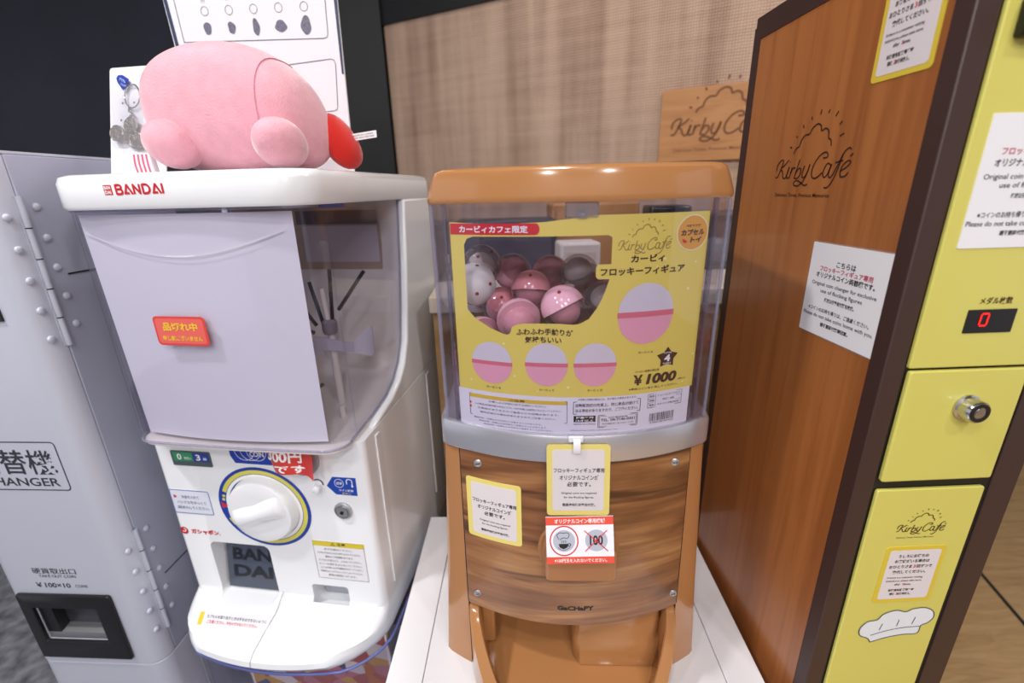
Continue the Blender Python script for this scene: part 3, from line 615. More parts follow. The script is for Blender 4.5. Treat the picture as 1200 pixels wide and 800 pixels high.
def capsule(kind, p, rot, label):
    t = thing('capsule', label, 'capsule', tuple(BR.at(*p)), 0, 'capsules in the clear globe'); t.rotation_euler = tuple(R(q) for q in rot)
    parts = protos[kind]; top = None
    for i, o in enumerate(parts):
        c = o if kind not in used else o.copy()
        if kind in used: COL.objects.link(c)
        c.parent = t if i < 3 else top
        if i == 0: top = c
    used.add(kind); return t
CAPS = [('clear', (-.1131, .080, -.0905), (200, 30, 0), 'clear capsule with a white toy at the top left corner of the poster window'),
 ('white', (-.1172, .0243, -.1050), (250, 20, 40), 'whitish capsule at the left edge of the window, under the clear one'),
 ('rose', (-.0901, .0786, -.1455), (190, 40, 0), 'rose capsule tucked between the white capsule and the big pink one in front'),
 ('pink', (-.1091, .0025, -.1640), (100, 0, 30), 'pink capsule at the bottom left corner of the poster window'),
 ('pink', (-.0744, .110, -.1060), (20, 40, 0), 'small pink-bottomed capsule standing behind, left of the rose-topped one'),
 ('rose', (-.0503, .050, -.1190), (165, 10, 20), 'rose capsule with a hole on top at the centre of the window'),
 ('pink', (-.0645, -.0107, -.1399), (105, 12, 12), 'largest pale pink capsule at the front centre of the window, with a hole'),
 ('pink', (-.0150, -.0076, -.1265), (150, -10, 40), 'glossy pink capsule with a bright window glint, right of the largest one'),
 ('clear', (.0360, .026, -.1290), (30, 20, 0), 'clear capsule with a pale toy right of the glossy pink one'),
 ('clear', (.0112, .0799, -.1041), (10, -20, 0), 'clear empty-looking capsule at the top right of the pile'),
 ('rose', (.0640, .060, -.1100), (80, 20, 0), 'red-pink capsule at the right edge of the window beneath the title tab'),
 ('rose', (-.0233, .120, -.1100), (60, 0, 0), 'dark rose capsule behind the two pink ones in the middle'),
 ('white', (-.1270, .1300, -.1420), (40, 50, 0), 'white capsule seen only through the left side of the globe')]
for c_ in CAPS: capsule(*c_)
random.seed(7); taken = [Vector(c_[1]) for c_ in CAPS]
for z in (-.238, -.1895, -.141):
    for iy in range(5):
        for ix in range(6):
            x = -.1280+.0512*ix+(.012 if int((z+.3)*20) % 2 else 0)*(1 if ix < 5 else 0); y = .004+.0515*iy
            if abs(x) > .1285 or (abs(x) > .11 and y < .03) or y > .202 or y < bow(x, -.0475)+RC+.001: continue
            if z > -.15 and iy < 3: continue
            p = Vector((x, y, z))
            if min((p-q).length for q in taken) < 2*RC+.0004: continue
            taken.append(p); capsule(random.choice(('pink', 'pink', 'rose', 'clear', 'white')), tuple(p), (random.uniform(0, 360), random.uniform(0, 360), 0), 'capsule buried in the pile hidden behind the yellow poster')
frame()

# tag hanging from the silver band, and the coin notice below it
tg = thing('hanging_tag', 'yellow edged laminated tag hanging from the silver band by a white clip', 'tag', tuple(BR.at(0, -.058, -.36)), -4)
frame(0, -.058, -.36)
St = lambda u, v, o: (u, -.0545-.0115*(-.2735-v)/.087-o, v)
cd_ = coin_label(St, -.0352, .0364, -.3595, -.2732, tg, 0)
MB().csheet(lambda u, v, o: St(u, v, o), -.0362, .0374, -.3605, -.2722, .004, .0002, .0011).build('laminate', clear('laminate_film', '#fefefe', gain=.7), cd_)
cp = MB(); cp.box(-.0105, .0060, -.0555, -.0524, -.2705, -.2632); cp.build('clip_jaw', mat('clip_white', '#e4e2e8', .35), tg, bevel=.001)
cp = MB(); cp.loft([[(-.0055, y, z), (.0025, y, z), (.0025, y-.0016, z-.0004), (-.0055, y-.0016, z-.0004)] for y, z in ((-.0545, -.2650), (-.0572, -.2680), (-.0582, -.2740), (-.0586, -.2805), (-.0578, -.2820))]); cp.build('strap', MATS['clip_white'], tg, smooth=60)
frame()
nt_ = thing('coin_notice', 'small red and white no-100-yen coin notice taped over the brown knob', 'notice', tuple(BR.at(0, -.075, -.41)), -4)
frame(0, -.075, -.41)
Sn = lambda u, v, o: (u+.0050*(-.359-v)/.05*.2, -.0680-.0170*(-.3590-v)/.050-o, v+.03*u)
nc = MB().slab(Sn, [(-.0370, -.4105), (.0405, -.4105), (.0405, -.3595), (-.0370, -.3595)], .0008).build('card', PAPER, nt_)
g = MB().flat(Sn, [(-.0370, -.3683), (.0405, -.3683), (.0405, -.3595), (-.0370, -.3595)], .0010).flat(Sn, [(-.0370, -.4105), (.0405, -.4105), (.0405, -.4030), (-.0370, -.4030)], .0010).build('red_band', mat('coral_ink', '#e2503c', .45), nc)
t = MB(); t.text(Sn, 'オリジナルコイン専用機械', .0020, -.3640, .058, .0052, .02, .0012); t.text(Sn, '※100円玉を入れないでください。', .0020, -.4068, .060, .0040, .015, .0012); t.build('white_text', WHITEINK, g)
g = MB().flat(Sn, circ(-.0165, -.3855, .0128, r2=.0118), .0010).flat(Sn, circ(.0205, -.3855, .0128, r2=.0118), .0010).build('coin_picture', mat('coin_grey_ink', '#b4b6c4', .5), nc)
MB().ring2(Sn, -.0165, -.3855, .0152, .0166, .0010).build('red_circle', REDINK, nc)
t = MB(); t.ribbon(Sn, [(-.0225, -.3835), (-.0245, -.3790), (-.0210, -.3765), (-.0170, -.3770), (-.0130, -.3765), (-.0105, -.3785), (-.0125, -.3825), (-.0170, -.3820), (-.0215, -.3840)], .0007, .0012)
t.flat(Sn, [(-.0228, -.3885), (-.0116, -.3885), (-.0128, -.3925), (-.0172, -.3945), (-.0216, -.3925)], .0012); t.ring2(Sn, -.0105, -.3898, .0011, .0020, .0012, 16)
for q in (-.0195, -.0172, -.0149): t.ribbon(Sn, [(q, -.3875), (q+.0006, -.3860), (q-.0004, -.3848)], .0006, .0012)
t.ribbon(Sn, [(-.0240, -.3925), (-.0172, -.3958), (-.0100, -.3925)], .0005, .0012)
t.text(Sn, '100', .0205, -.3852, .0150, .0108, .03, .0012); t.build('coin_drawing', BLACKINK, nc)
MB().ribbon(Sn, [(.0070, -.3745), (.0335, -.3970)], .0010, .0014, False).ribbon(Sn, [(.0330, -.3745), (.0075, -.3970)], .0010, .0014, False).build('red_cross', REDINK, nc)
frame()

# ================================================================== WHITE CAPSULE MACHINE (two stacked)
BA = Fr(-.557, .6229, 10)
def plan(x0, x1, yf, yb, z, b=0, r=.02, n=10):
    xm = (x0+x1)/2; hw = (x1-x0)/2; P = [(x0, yb, z)]
    fr = lambda x: yf-b*(1-((x-xm)/hw)**2)
    for kx in range(7):
        a = R(180+90*kx/6); x = x0+r+r*cos(a); y = yf+r+r*sin(a); P.append((x, y+(fr(x)-yf)*(kx/6), z))
    for i in range(1, n): x = x0+r+(x1-x0-2*r)*i/n; P.append((x, fr(x), z))
    for kx in range(7):
        a = R(270+90*kx/6); x = x1-r+r*cos(a); y = yf+r+r*sin(a); P.append((x, y+(fr(x)-yf)*(1-kx/6), z))
    P.append((x1, yb, z)); return P
BX0, BX1, BYB = -.0215, .345, .445
wm = thing('capsule_machine', 'white capsule vending machine with a large knob and a clear front, upper of two', 'capsule machine', tuple(BA.at(.16, .25, -.735)), -10)
frame(.16, .25, -.735)
MB().loft([plan(-.012, .341, -.004, BYB, -.0115, .006, .045), plan(-.014, .343, -.006, BYB, -.008, .006, .045), plan(-.014, .343, -.006, BYB, .020, .006, .045), plan(-.011, .340, -.003, BYB-.003, .0275, .006, .043), plan(-.004, .333, .005, BYB-.010, .0305, .006, .04)]).build('lid', WHITE, wm, smooth=50)
lid = bpy.data.objects['lid.001'] if 'lid.001' in bpy.data.objects else bpy.data.objects['lid']
xm_, hw_ = .1645, .1785
Sl = lambda u, v, o: (u, -.006-.006*(1-((u-xm_)/hw_)**2)-o, v)
g = MB()
def stroke(mb, S, x, y, sx, sy, lines, wd):
    for l in lines: mb.ribbon(S, [(x+a*sx, y+b*sy) for a, b in l], wd, .0004, False)
lx0 = .1043; ls = .0125; lh = .0115; ly0 = .0058
def arc(cx, cy, rx, ry, a0, a1, n=8): return [(cx+rx*cos(R(a0+(a1-a0)*i/n)), cy+ry*sin(R(a0+(a1-a0)*i/n))) for i in range(n+1)]
LET = [[[(0, 0), (0, 1)], [(0, .95), (.35, .95)]+arc(.40, .74, .22, .21, 90, -90)+[(.05, .53)], [(.35, .53)]+arc(.42, .29, .26, .24, 90, -90)+[(0, .05)]],
       [[(0, 0), (.38, 1)], [(.34, 1), (.86, 0)], [(.16, .12), (.52, .12)]], [[(.05, 0), (.05, 1)], [(0, 1), (.74, 0)], [(.70, 0), (.70, 1)]],
       [[(0, 0), (0, 1)], [(0, .94), (.30, .94)]+arc(.32, .5, .42, .44, 90, -90)+[(0, .06)]], [[(0, 0), (.38, 1)], [(.34, 1), (.86, 0)], [(.16, .12), (.52, .12)]], [[(.05, 0), (.05, 1)]]]
xx = lx0
for L_, adv in zip(LET, (.92, 1.02, 1.06, 1.04, 1.02, .2)): stroke(g, Sl, xx, ly0, ls, lh, L_, .0027); xx += adv*ls
g.slab(Sl, rrect(.0868, .0982, .0056, .0172, .0006), .0003); bl = g.build('maker_lettering', mat('logo_red', '#c8151f', .4), lid)
t = MB(); t.text(Sl, 'BAN', .0925, .0141, .0090, .0040, .03, .0006); t.text(Sl, 'DAI', .0925, .0088, .0090, .0040, .03, .0006); t.build('emblem_text', WHITEINK, bl)
# clear globe: front sheet, two cheeks
prof = [(.000, -.344), (.030, -.3435), (.104, -.339), (.160, -.330), (.196, -.316), (.225, -.293), (.2457, -.262), (.2640, -.20), (.2800, -.13), (.300, -.0118), (0, -.0118)]
GX0, GX1 = -.003, .334
gm = MB()
def gplan(z, d=0): return plan(GX0+d, GX1-d, 0+d, .05, z, .004, .03-d)
gm.loft([gplan(-.344), gplan(-.0118)], closed=False, caps=False); gm.loft([gplan(-.0118, .003), gplan(-.344, .003)], closed=False, caps=False)
for x in (GX0, GX1-.003):
    q = [(y, z) for y, z in prof if y > .045]; q = [(.05, -.343)]+[p for p in q]+[(.05, -.0118)]
    gm.loft([[(x, y, z) for y, z in q], [(x+.003, y, z) for y, z in q]])
wg = gm.build('globe', GLOBE, wm, smooth=30)
e = MB()
for x in (GX0+.0005, GX1-.0005): e.tube([(x, y, z) for y, z in prof[1:10]], .0022, 8)
e.tube([(x, y, z) for x, y, z in gplan(-.3445)[1:-1]], .0020, 8); e.tube([(x, y, z) for x, y, z in gplan(-.0125)[1:-1]], .0020, 8)
e.build('globe_rim', GLOBEEDGE, wg, smooth=60)
# housing behind and beside the globe
def ext(mb, poly, x0, x1): return mb.loft([[(x, y, z) for y, z in poly] for x in (x0, x1)])
hp = [(BYB, -.0118), (.302, -.0118), (.282, -.13), (.2665, -.20), (.2485, -.263), (.2275, -.296), (.198, -.3195), (.161, -.3335), (.105, -.3420), (.050, -.3465), (.050, -.3520), (BYB, -.3520)]
ext(MB(), hp, GX0+.002, GX1-.002).build('housing', CREAM, wm, smooth=30)
MB().loft([gplan(-.3520, .004), gplan(-.3505, .003), gplan(-.3462, .003)]).build('shelf', CREAM, wm, smooth=30)
hs = MB(); hq = [(BYB, -.0118), (.303, -.0118), (.283, -.13), (.2675, -.20), (.2500, -.263), (.2285, -.2965), (.199, -.3205), (.162, -.3345), (.106, -.343), (.08, -.352), (BYB, -.352)]
for x0, x1 in ((GX1-.004, BX1), (BX0, GX0+.004)): ext(MB(), hq, x0, x1).build('side_housing', WHITE, wm, bevel=.004, seg=3)
# brownish inner back plate with a pale card band
bp = MB(); BK = lambda u, v, o: (u, .2885+.14*(v+.11)*(1 if v < -.11 else .09)-o, v)
bp = MB().loft([[BK(.012, z, 0), BK(.300, z, 0), BK(.300, z, .004), BK(.012, z, .004)] for z in (-.265, -.22, -.17, -.11, -.06, -.022)])
ib = bp.build('inner_back_plate', mat('inner_plate_brown', '#b9a08e', .35, noise=.15, nscale=14), wm)
MB().flat(lambda u, v, o: BK(u, v, .0042+o), [(.150, -.120), (.296, -.120), (.296, -.055), (.150, -.055)], .0004).build('pale_card', mat('inner_card', '#cfc6ca', .4), ib)
MB().flat(lambda u, v, o: BK(u, v, .0042+o), [(.150, -.1650), (.298, -.1650), (.298, -.1600), (.150, -.1600)], .0004).build('light_rail', CREAM, ib)
MB().flat(lambda u, v, o: BK(u, v, .0042+o), [(.140, -.052), (.298, -.052), (.298, -.028), (.140, -.028)], .0004).build('dark_rail', mat('inner_dark', '#5d5058', .4), ib)
# agitator
ag = MB().tube([(.262, .14, -.338), (.262, .14, -.22), (.2575, .14, -.140)], [.0065, .006, .0045], 10).build('agitator_post', CREAM, wm)
MB().lathe((.2615, .14, -.214), (0, 0, 1), [(.010, 0), (.012, .004), (.012, .020), (.008, .024)], 16).build('agitator_hub', mat('hub_grey', '#8c868e', .4), ag)
for p, q in (((.2440, .132, -.199), (.2180, .120, -.1440)), ((.252, .138, -.196), (.2382, .14, -.1300)), ((.268, .14, -.190), (.2755, .14, -.1100)), ((.278, .145, -.176), (.322, .16, -.1160)), ((.246, .12, -.208), (.205, .09, -.172)), ((.24, .13, -.30), (.20, .10, -.325))):
    MB().tube([p, q], .0030, 8).build('spring_rod', mat('rod_dark', '#35323a', .35, .3), ag)
FIN = clear('frosted_plastic', '#e4e4f0', gain=1.2, haze=.72, hazecol='#e2e1ee')
for P in ([(.204, .12, -.2240), (.252, .13, -.2230), (.252, .13, -.2480), (.204, .12, -.2500)], [(.240, .125, -.2150), (.300, .135, -.2280), (.300, .135, -.2440), (.240, .125, -.2370)], [(.298, .135, -.2280), (.328, .15, -.2010), (.328, .15, -.2480), (.322, .15, -.2560), (.298, .135, -.2440)]):
    MB().loft([P, [(x, y+.0016, z) for x, y, z in P]]).build('sweeper_fin', FIN, ag)
MB().loft([[(.19, .06, -.340), (.243, .075, -.340), (.19, .13, -.340)], [(.19, .06, -.3355), (.243, .075, -.3355), (.19, .13, -.3355)]]).build('ramp_card', mat('coral_card', '#c4604a', .5), wm)
for x, y in ((.262, .075), (.285, .10)): MB().lathe((x, y, -.344), (0, 0, 1), [(.005, 0), (.005, .020), (.003, .021), (.003, .016)], 12).build('stud', CREAM, wm)
MB().box(.300, .3275, .095, .115, -.0180, -.0120).build('blue_tape', mat('tape_blue', '#2f57c9', .5), wm)
# lower body with tray lip
sec = [(-.724, -.014, .034, .07), (-.719, -.020, .036, .07), (-.708, -.025, .037, .07), (-.699, -.024, .036, .07), (-.692, -.018, .033, .06), (-.686, -.004, .023, .05), (-.679, .020, .008, .03), (-.672, .036, .001, .02), (-.664, .040, 0, .012), (-.352, .040, 0, .010)]
wb_ = MB().loft([plan(BX0, BX1, yf, BYB, z, b, r) for z, yf, b, r in sec]).build('body', WHITE, wm, smooth=50)
c_ = MB(); Sx = lambda u, v, o: (u, .04-o, v)
c_.slab(Sx, rrect(.0345, .1465, -.6760, -.5640, .012), .16, -.10); cut(wb_, c_)
c_ = MB(); c_.slab(Sx, rrect(.2125, .2790, -.6865, -.6370, .006), .04, -.035); cut(wb_, c_)
m_ = wb_.modifiers.new('bevel', 'BEVEL'); m_.width = .0025; m_.segments = 2; m_.limit_method = 'ANGLE'; m_.angle_limit = R(45)
fpn = MB().loft([[(.040, .070, -.567), (.1455, .070, -.567), (.1455, .073, -.567), (.040, .073, -.567)], [(.040, .050, -.672), (.1455, .050, -.672), (.1455, .053, -.672), (.040, .053, -.672)]]).build('chute_flap', clear('smoked_flap', '#7a8096', gain=1.6, haze=.7, hazecol='#596072'), wm)
SF = lambda u, v, o: (u, .070-.020*(-.567-v)/.105-o, v)
t = MB(); t.text(SF, 'BAN', .0900, -.6080, .0760, .0220, .03, .0008); t.text(SF, 'DAI', .0900, -.6400, .0760, .0220, .03, .0008); t.build('flap_lettering', mat('flap_ink', '#1d2029', .3), fpn)
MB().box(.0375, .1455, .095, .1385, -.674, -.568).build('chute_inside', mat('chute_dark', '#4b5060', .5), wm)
rp = MB().box(.2150, .2765, .0700, .0745, -.6860, -.640).build('return_slot_back', mat('slot_grey', '#a6a8b2', .45), wm)
MB().slab(lambda u, v, o: (u, .068-o, v), [(.233, -.640), (.262, -.640), (.262, -.645), (.255, -.652), (.240, -.652), (.233, -.648)], .004).build('slot_hook', WHITE, wm)
for y0, y1 in ((.078, .094), (.330, .350)): MB().box(.3448, .3474, y0, y1, -.655, -.362).build('side_rib', WHITE, wm, bevel=.0022, seg=3)
# printed and fitted details on the front
KC = (.157, -.4835)
kr = MB().flat(Sx, circ(*KC, .0815, 56, .0765), .0005).build('dial_ring', mat('dial_blue', '#1c3d9e', .35), wm)
g = MB(); Sk = lambda u, v, o: (KC[0]+(u-KC[0])*1.03, .04-o, KC[1]+(v-KC[1])*.97)
g.ring2(Sk, *KC, .0665, .0735, .0008, 60, -118, 158); g.ring2(Sk, *KC, .0665, .0735, .0008, 8, 202, 214)
for a_ in (165, 171): g.flat(Sk, circ(KC[0]+.070*cos(R(a_)), KC[1]+.070*sin(R(a_)), .0028, 12), .0008)
g.build('dial_arc', mat('dial_yellow', '#d8d05a', .4), kr)
MB().flat(Sk, [(KC[0]-.0750, KC[1]+.0060), (KC[0]-.0640, KC[1]-.0010), (KC[0]-.0745, KC[1]-.0080)], .0010).build('dial_arrow', REDINK, kr)
MB().ring2(Sk, *KC, .0600, .0655, .0009, 50).build('dial_edge', WHITEINK, kr)
KK = (KC[0]+.003, KC[1]+.002)
kn = MB().lathe((KK[0], .04, KK[1]), (0, -1, 0), [(.0585, 0), (.0585, .004), (.0570, .006), (.0565, .013), (.0540, .0175), (.048, .0190), (.03, .0185), (.0001, .0180)], 48).build('knob', WHITE, wm, smooth=40)
ax = Vector((cos(R(22)), 0, sin(R(22)))); nx = Vector((-ax.z, 0, ax.x)); rg = []
for i in range(17):
    q = -1+2*i/16; L_ = .049*q; hgt = .013*math.sqrt(max(0, 1-q*q*.55))*(1 if abs(q) < .99 else .3); wd = .013+.006*abs(q)
    c0 = Vector((KK[0], .04-.0160, KK[1]))+ax*L_; rg.append([c0+nx*wd*a_+Vector((0, -hgt*b_, 0)) for a_, b_ in ((-1.5, 0), (-1.0, .35), (-.6, .85), (0, 1), (.6, .85), (1.0, .35), (1.5, 0))])
MB().loft(rg).build('knob_grip', WHITE, kn, smooth=60)
ld = MB().slab(Sx, rrect(.0110, .0820, -.4120, -.3845, .002), .0012).build('counter_display', mat('display_grey', '#4d5a5e', .3), wm)
g = MB().flat(Sx, [(.0150, -.4030), (.0500, -.4030), (.0500, -.3870), (.0150, -.3870)], .0015).build('green_field', mat('display_green', '#2f8f62', .4), ld)
g2 = MB().flat(Sx, [(.0510, -.4030), (.0790, -.4030), (.0790, -.3870), (.0510, -.3870)], .0015).build('blue_field', mat('display_blue', '#2b3f93', .4), ld)
MB().text(Sx, '0', .0260, -.3950, .0080, .0110, .02, .0018).text(Sx, '枚投入', .0410, -.3970, .0130, .0050, .01, .0018).build('digit_text', WHITEINK, g)
MB().text(Sx, '3', .0600, -.3950, .0080, .0110, .02, .0018).text(Sx, '枚', .0720, -.3970, .0070, .0050, .01, .0018).build('digit_text', WHITEINK, g2)
cs = MB().slab(Sx, [(.1240, -.4010), (.1980, -.4015), (.2000, -.3620), (.1180, -.3620), (.1180, -.3880)], .0006).build('coin_sticker', mat('sticker_blue', '#1c3fa6', .35), wm)
g = MB()
for i in range(3): g.ring2(Sx, .1440+.0105*i, -.3780, .0162, .0170, .0009, 30, 150-30*(i == 2)*5, 330 if i < 2 else 510)
g.text(Sx, '100円', .1650, -.3715, .0220, .0062, .02, .0009); g.text(Sx, 'COIN', .1650, -.3830, .0240, .0090, .02, .0009); g.build('printed_text', WHITEINK, cs)
MB().lathe((.2400, .04, -.3850), (0, -1, 0), [(.0300, 0), (.0300, .003), (.0270, .005), (.0001, .005)], 36).build('coin_slot', mat('slot_disc', '#a19ca4', .35, .2), wm)
MB().box(.2385, .2415, .0335, .0352, -.4020, -.3700).build('slot_opening', BLACKP, wm)
pf = MB(); rr = []
for i in range(13):
    q = i/12; y = .034-.018*q-.006*sin(q*pi*2); rr.append([(.1840+.092*q, y, -.3530-.012*q), (.1840+.092*q, y-.0006, -.3530-.012*q), (.2010+.0740*q, y-.0066, -.4030+.003*sin(q*pi)), (.2010+.0740*q, y-.006, -.4030+.003*sin(q*pi))])
pf.loft(rr); pfo = pf.build('price_flap', mat('flap_red', '#d23a35', .45), wm, smooth=60)
SP = lambda u, v, o: (u, .034-.018*((u-.19)/.085)-.006*sin((u-.19)/.085*pi*2)-.0064*(-.353-v)/.05-o, v)
MB().text(SP, '300円', .2240, -.3720, .058, .0200, .03, .0012).text(SP, 'です', .2330, -.3920, .050, .0130, .03, .0012).build('flap_text', WHITEINK, pfo)
pg = MB().slab(Sx, [(.2745, -.4320), (.2860, -.4155), (.3245, -.4150), (.3235, -.4475), (.2880, -.4470)], .0006).build('return_sticker', mat('sticker_royal', '#1847ad', .35), wm)
g = MB(); g.ring2(Sx, .2960, -.4260, .0070, .0078, .0009, 28); g.text(Sx, '返却', .2960, -.4260, .0095, .0050, .02, .0009); g.ribbon(Sx, [(.3090, -.4270), (.3090, -.4200), (.3130, -.4178), (.3175, -.4200), (.3175, -.4290)], .0014, .0009); g.flat(Sx, [(.3152, -.4290), (.3198, -.4290), (.3175, -.4330)], .0009); g.text(Sx, 'コイン返却', .3060, -.4385, .0240, .0042, .02, .0009); g.build('printed_text', WHITEINK, pg)
MB().text(Sx, 'ボタン', .3060, -.4440, .0150, .0036, .02, .0010).build('yellow_text', YELINK, pg)
MB().lathe((.2600, .04, -.4350), (0, -1, 0), [(.0085, -.001), (.0085, .0005), (.0068, .0008), (.0065, .010), (.0050, .0115), (.0001, .012)], 20).build('return_button', WHITE, wm)
MB().ring2(Sx, .2605, -.4300, .0072, .0095, .0010, 14, -10, 130).build('button_gap', DARKINK, wm)
lk = MB().lathe((.2960, .04, -.4770), (0, -1, 0), [(.0150, 0), (.0150, .003), (.0125, .005), (.0120, .005), (.0115, .003), (.009, .003), (.009, .006), (.0001, .006)], 28).build('key_lock', STEEL, wm)
MB().lathe((.2960, .0335, -.4770), (0, -1, 0), [(.0030, 0), (.0030, .001), (.0001, .001)], 12).build('keyhole', BLACKP, lk)
ib = MB().slab(Sx, rrect(-.0145, .0600, -.5080, -.4600, .003), .0005).build('instruction_sticker', mat('pale_blue_paper', '#dfe2ee', .45), wm)
MB().frame_line(Sx, -.0135, .0590, -.5070, -.4610, .0025, .0014, .0008).build('sticker_border', mat('slate_blue_ink', '#5b74b4', .5), ib)
t = MB(); t.text(Sx, 'お金を入れて', .0230, -.4740, .032, .0062, .008, .0008); t.text(Sx, 'ハンドルをゆっくり', .0230, -.4850, .054, .0062, .008, .0008); t.text(Sx, '2回まわしてください。', .0235, -.4955, .060, .0062, .008, .0008); t.build('printed_text', mat('navy_ink', '#39456f', .5), ib)
MB().flat(Sx, [(-.0080, -.4700), (-.0015, -.4740), (-.0080, -.4780)], .0008).build('red_arrow', REDINK, ib)
g = MB(); g.flat(Sx, circ(-.0080, -.5450, .0075, 20), .0004); g.text(Sx, 'ガシャポン.', .0330, -.5450, .056, .0105, .05); gr = g.build('red_lettering', MATS['logo_red'], wm)
g = MB(); g.ring2(Sx, -.0080, -.5435, .0025, .0042, .0007, 16, -150, 90); g.build('emblem_mark', WHITEINK, gr)
yb_ = MB().slab(Sx, rrect(.2300, .3205, -.6200, -.5415, .0005), .0005).build('caution_sticker', PAPER, wm)
g = MB().flat(Sx, [(.2300, -.5515), (.3205, -.5515), (.3205, -.5415), (.2300, -.5415)], .0008).build('yellow_band', mat('band_yellow', '#d9c32e', .45), yb_)
MB().text(Sx, '⚠ 注意', .2750, -.5465, .026, .0060, .02, .0010).build('band_text', BLACKINK, g)
t = MB(); t.frame_line(Sx, .2306, .3199, -.6194, -.5421, .0003, .0006, .0008)
for q, s_ in enumerate(('必ずお読みください。', 'カプセルやおもちゃを口の中に入れないでください。', '窒息などの危険があります。', 'カプセルを投げたり、ふまないでください。', 'ビニール袋をかぶらないでください。', '小さいお子様には必ず保護者が付きそってください。', '機械をゆらしたりたたいたりしないでください。', '故障の原因になります。')): t.text(Sx, s_, .2740, -.5575-.0078*q, .076 if len(s_) > 16 else .050, .0044, .006, .0008)
t.build('printed_text', DARKINK, yb_)
# sticker on the tray lip, lying on the slope
def Stray(u, v, o):                        # v runs down the slope in metres
    q = -v/.024; b_ = 1-((u-.1645)/.18)**2
    return (u+.010*q, .003-.023*q-.1*o, -.6802-.0045*q-.0035*(1-b_)+o)
sk = MB().csheet(Stray, .018, .152, -.024, 0, .001, .0005).build('tray_sticker', PAPER, wm)
MB().csheet(Stray, .0195, .0275, -.0225, -.0015, .0005, .0002, .0005).build('yellow_mark', YELINK, sk)
MB().text(Stray, 'カプセルを取り出すときは手をはさまないように', .090, -.0080, .112, .0055, .01, .0009).build('printed_text', DARKINK, sk)
MB().text(Stray, 'ご注意ください。中をのぞかないでください。', .084, -.0165, .094, .0055, .01, .0009).build('red_text', REDINK, sk)
g = MB()
for (y0_, z0_), (y1_, z1_) in zip(((.0385, -.660), (.0125, -.6785), (-.026, -.6858), (-.0505, -.692), (-.0600, -.699)), ((.0125, -.6785), (-.026, -.6858), (-.0505, -.692), (-.0600, -.699), (-.0620, -.708))): g.tube([(.156, y0_, z0_+.0002), (.156, y1_, z1_+.0002)], .0006, 5)
g.build('tray_seam', mat('seam_grey', '#8f8c94', .6), wm)
# sold-out sticker on the outside of the globe
Sg = lambda u, v, o: (u, -.0004-.004*(1-((u-.1655)/.1685)**2)-o, v)
so = MB().csheet(Sg, .0955, .1735, -.1885, -.1480, .006, .0007).build('sold_out_sticker', mat('sold_out_red', '#d9403c', .4), wg)
MB().csheet(Sg, .0985, .1705, -.1855, -.1510, .004, .0002, .0007).build('sticker_field', mat('sold_out_coral', '#e2635a', .4), so)
t = MB(); t.text(Sg, '品切れ中', .1350, -.1620, .0520, .0120, .035, .0012); t.text(Sg, '申し訳ございません', .1350, -.1780, .0600, .0075, .03, .0012); t.build('printed_text', mat('amber_ink', '#ecc22e', .4), so)
frame()
# paper sheet lining the globe
sh = thing('paper_sheet', 'large blank white paper sheet lining the inside of the clear front', 'paper', tuple(BA.at(.16, .02, -.34)), -10)
frame(.16, .02, -.34)
Sh = lambda u, v, o: (u, .0075+.010*((u-.16)/.15)**2+.004*sin(v*14)-.004-.004*(1-((u-.16)/.16)**2)-o+.004, v)
n_ = 40; us = [.008+.294*i/n_ for i in range(n_+1)]
sht = lambda u: -.040-.030*sin(pi*min(1, max(0, (u-.01)/.29)))
MB().cols(lambda u, v, o: Sh(u+.020*(-.02-v)*-.9*((u-.1)/.2), v, o), [.006+.304*i/n_ for i in range(n_+1)], lambda u: -.3395, lambda u: -.018, .0005).build('sheet', PAPER, sh, smooth=40)
MB().ribbon(lambda u, v, o: Sh(u, v, .001+o), [(.012+.285*i/20, sht(.012+.285*i/20)) for i in range(21)], .0018, .0004, False).build('fold_line', WHITEINK, sh)
frame()

# lower machine of the stack
lm = thing('capsule_machine', 'lower capsule machine mostly hidden under the white one, clear top over a colourful insert', 'capsule machine', tuple(BA.at(.16, .25, -H)), -10)
frame(.16, .25, -H)
MB().loft([plan(BX0, BX1, -.004, BYB, -H, .02, .05), plan(BX0, BX1, -.004, BYB, -1.04, .02, .05)]).build('body', WHITE, lm)
g = MB().loft([plan(BX0+.002, BX1+.008, -.020, .30, -1.04, .034, .06), plan(BX0+.002, BX1+.008, -.020, .30, -.726, .034, .06)], caps=False); g.loft([plan(BX0+.005, BX1+.005, -.017, .297, -.726, .034, .06), plan(BX0+.005, BX1+.005, -.017, .297, -1.04, .034, .06)], caps=False)
g.build('globe', GLOBE, lm, smooth=40)
e = MB().tube([p for p in plan(BX0+.002, BX1+.008, -.020, .30, -.7268, .034, .06)], .0024, 8); e.build('globe_rim', mat('blue_edge', '#6068a4', .25), lm, smooth=60)
MB().box(BX0+.01, BX1-.01, .30, BYB, -1.04, -.726).build('housing', CREAM, lm)
frame()
ins = thing('insert_card', 'bright red and yellow promo card inside the lower clear globe', 'card', tuple(BA.at(.2, .08, -1.04)), -10)
frame(.2, .08, -1.04)
SI = lambda u, v, o: (u, .055+.10*(v+.76)*-.35-o, v)
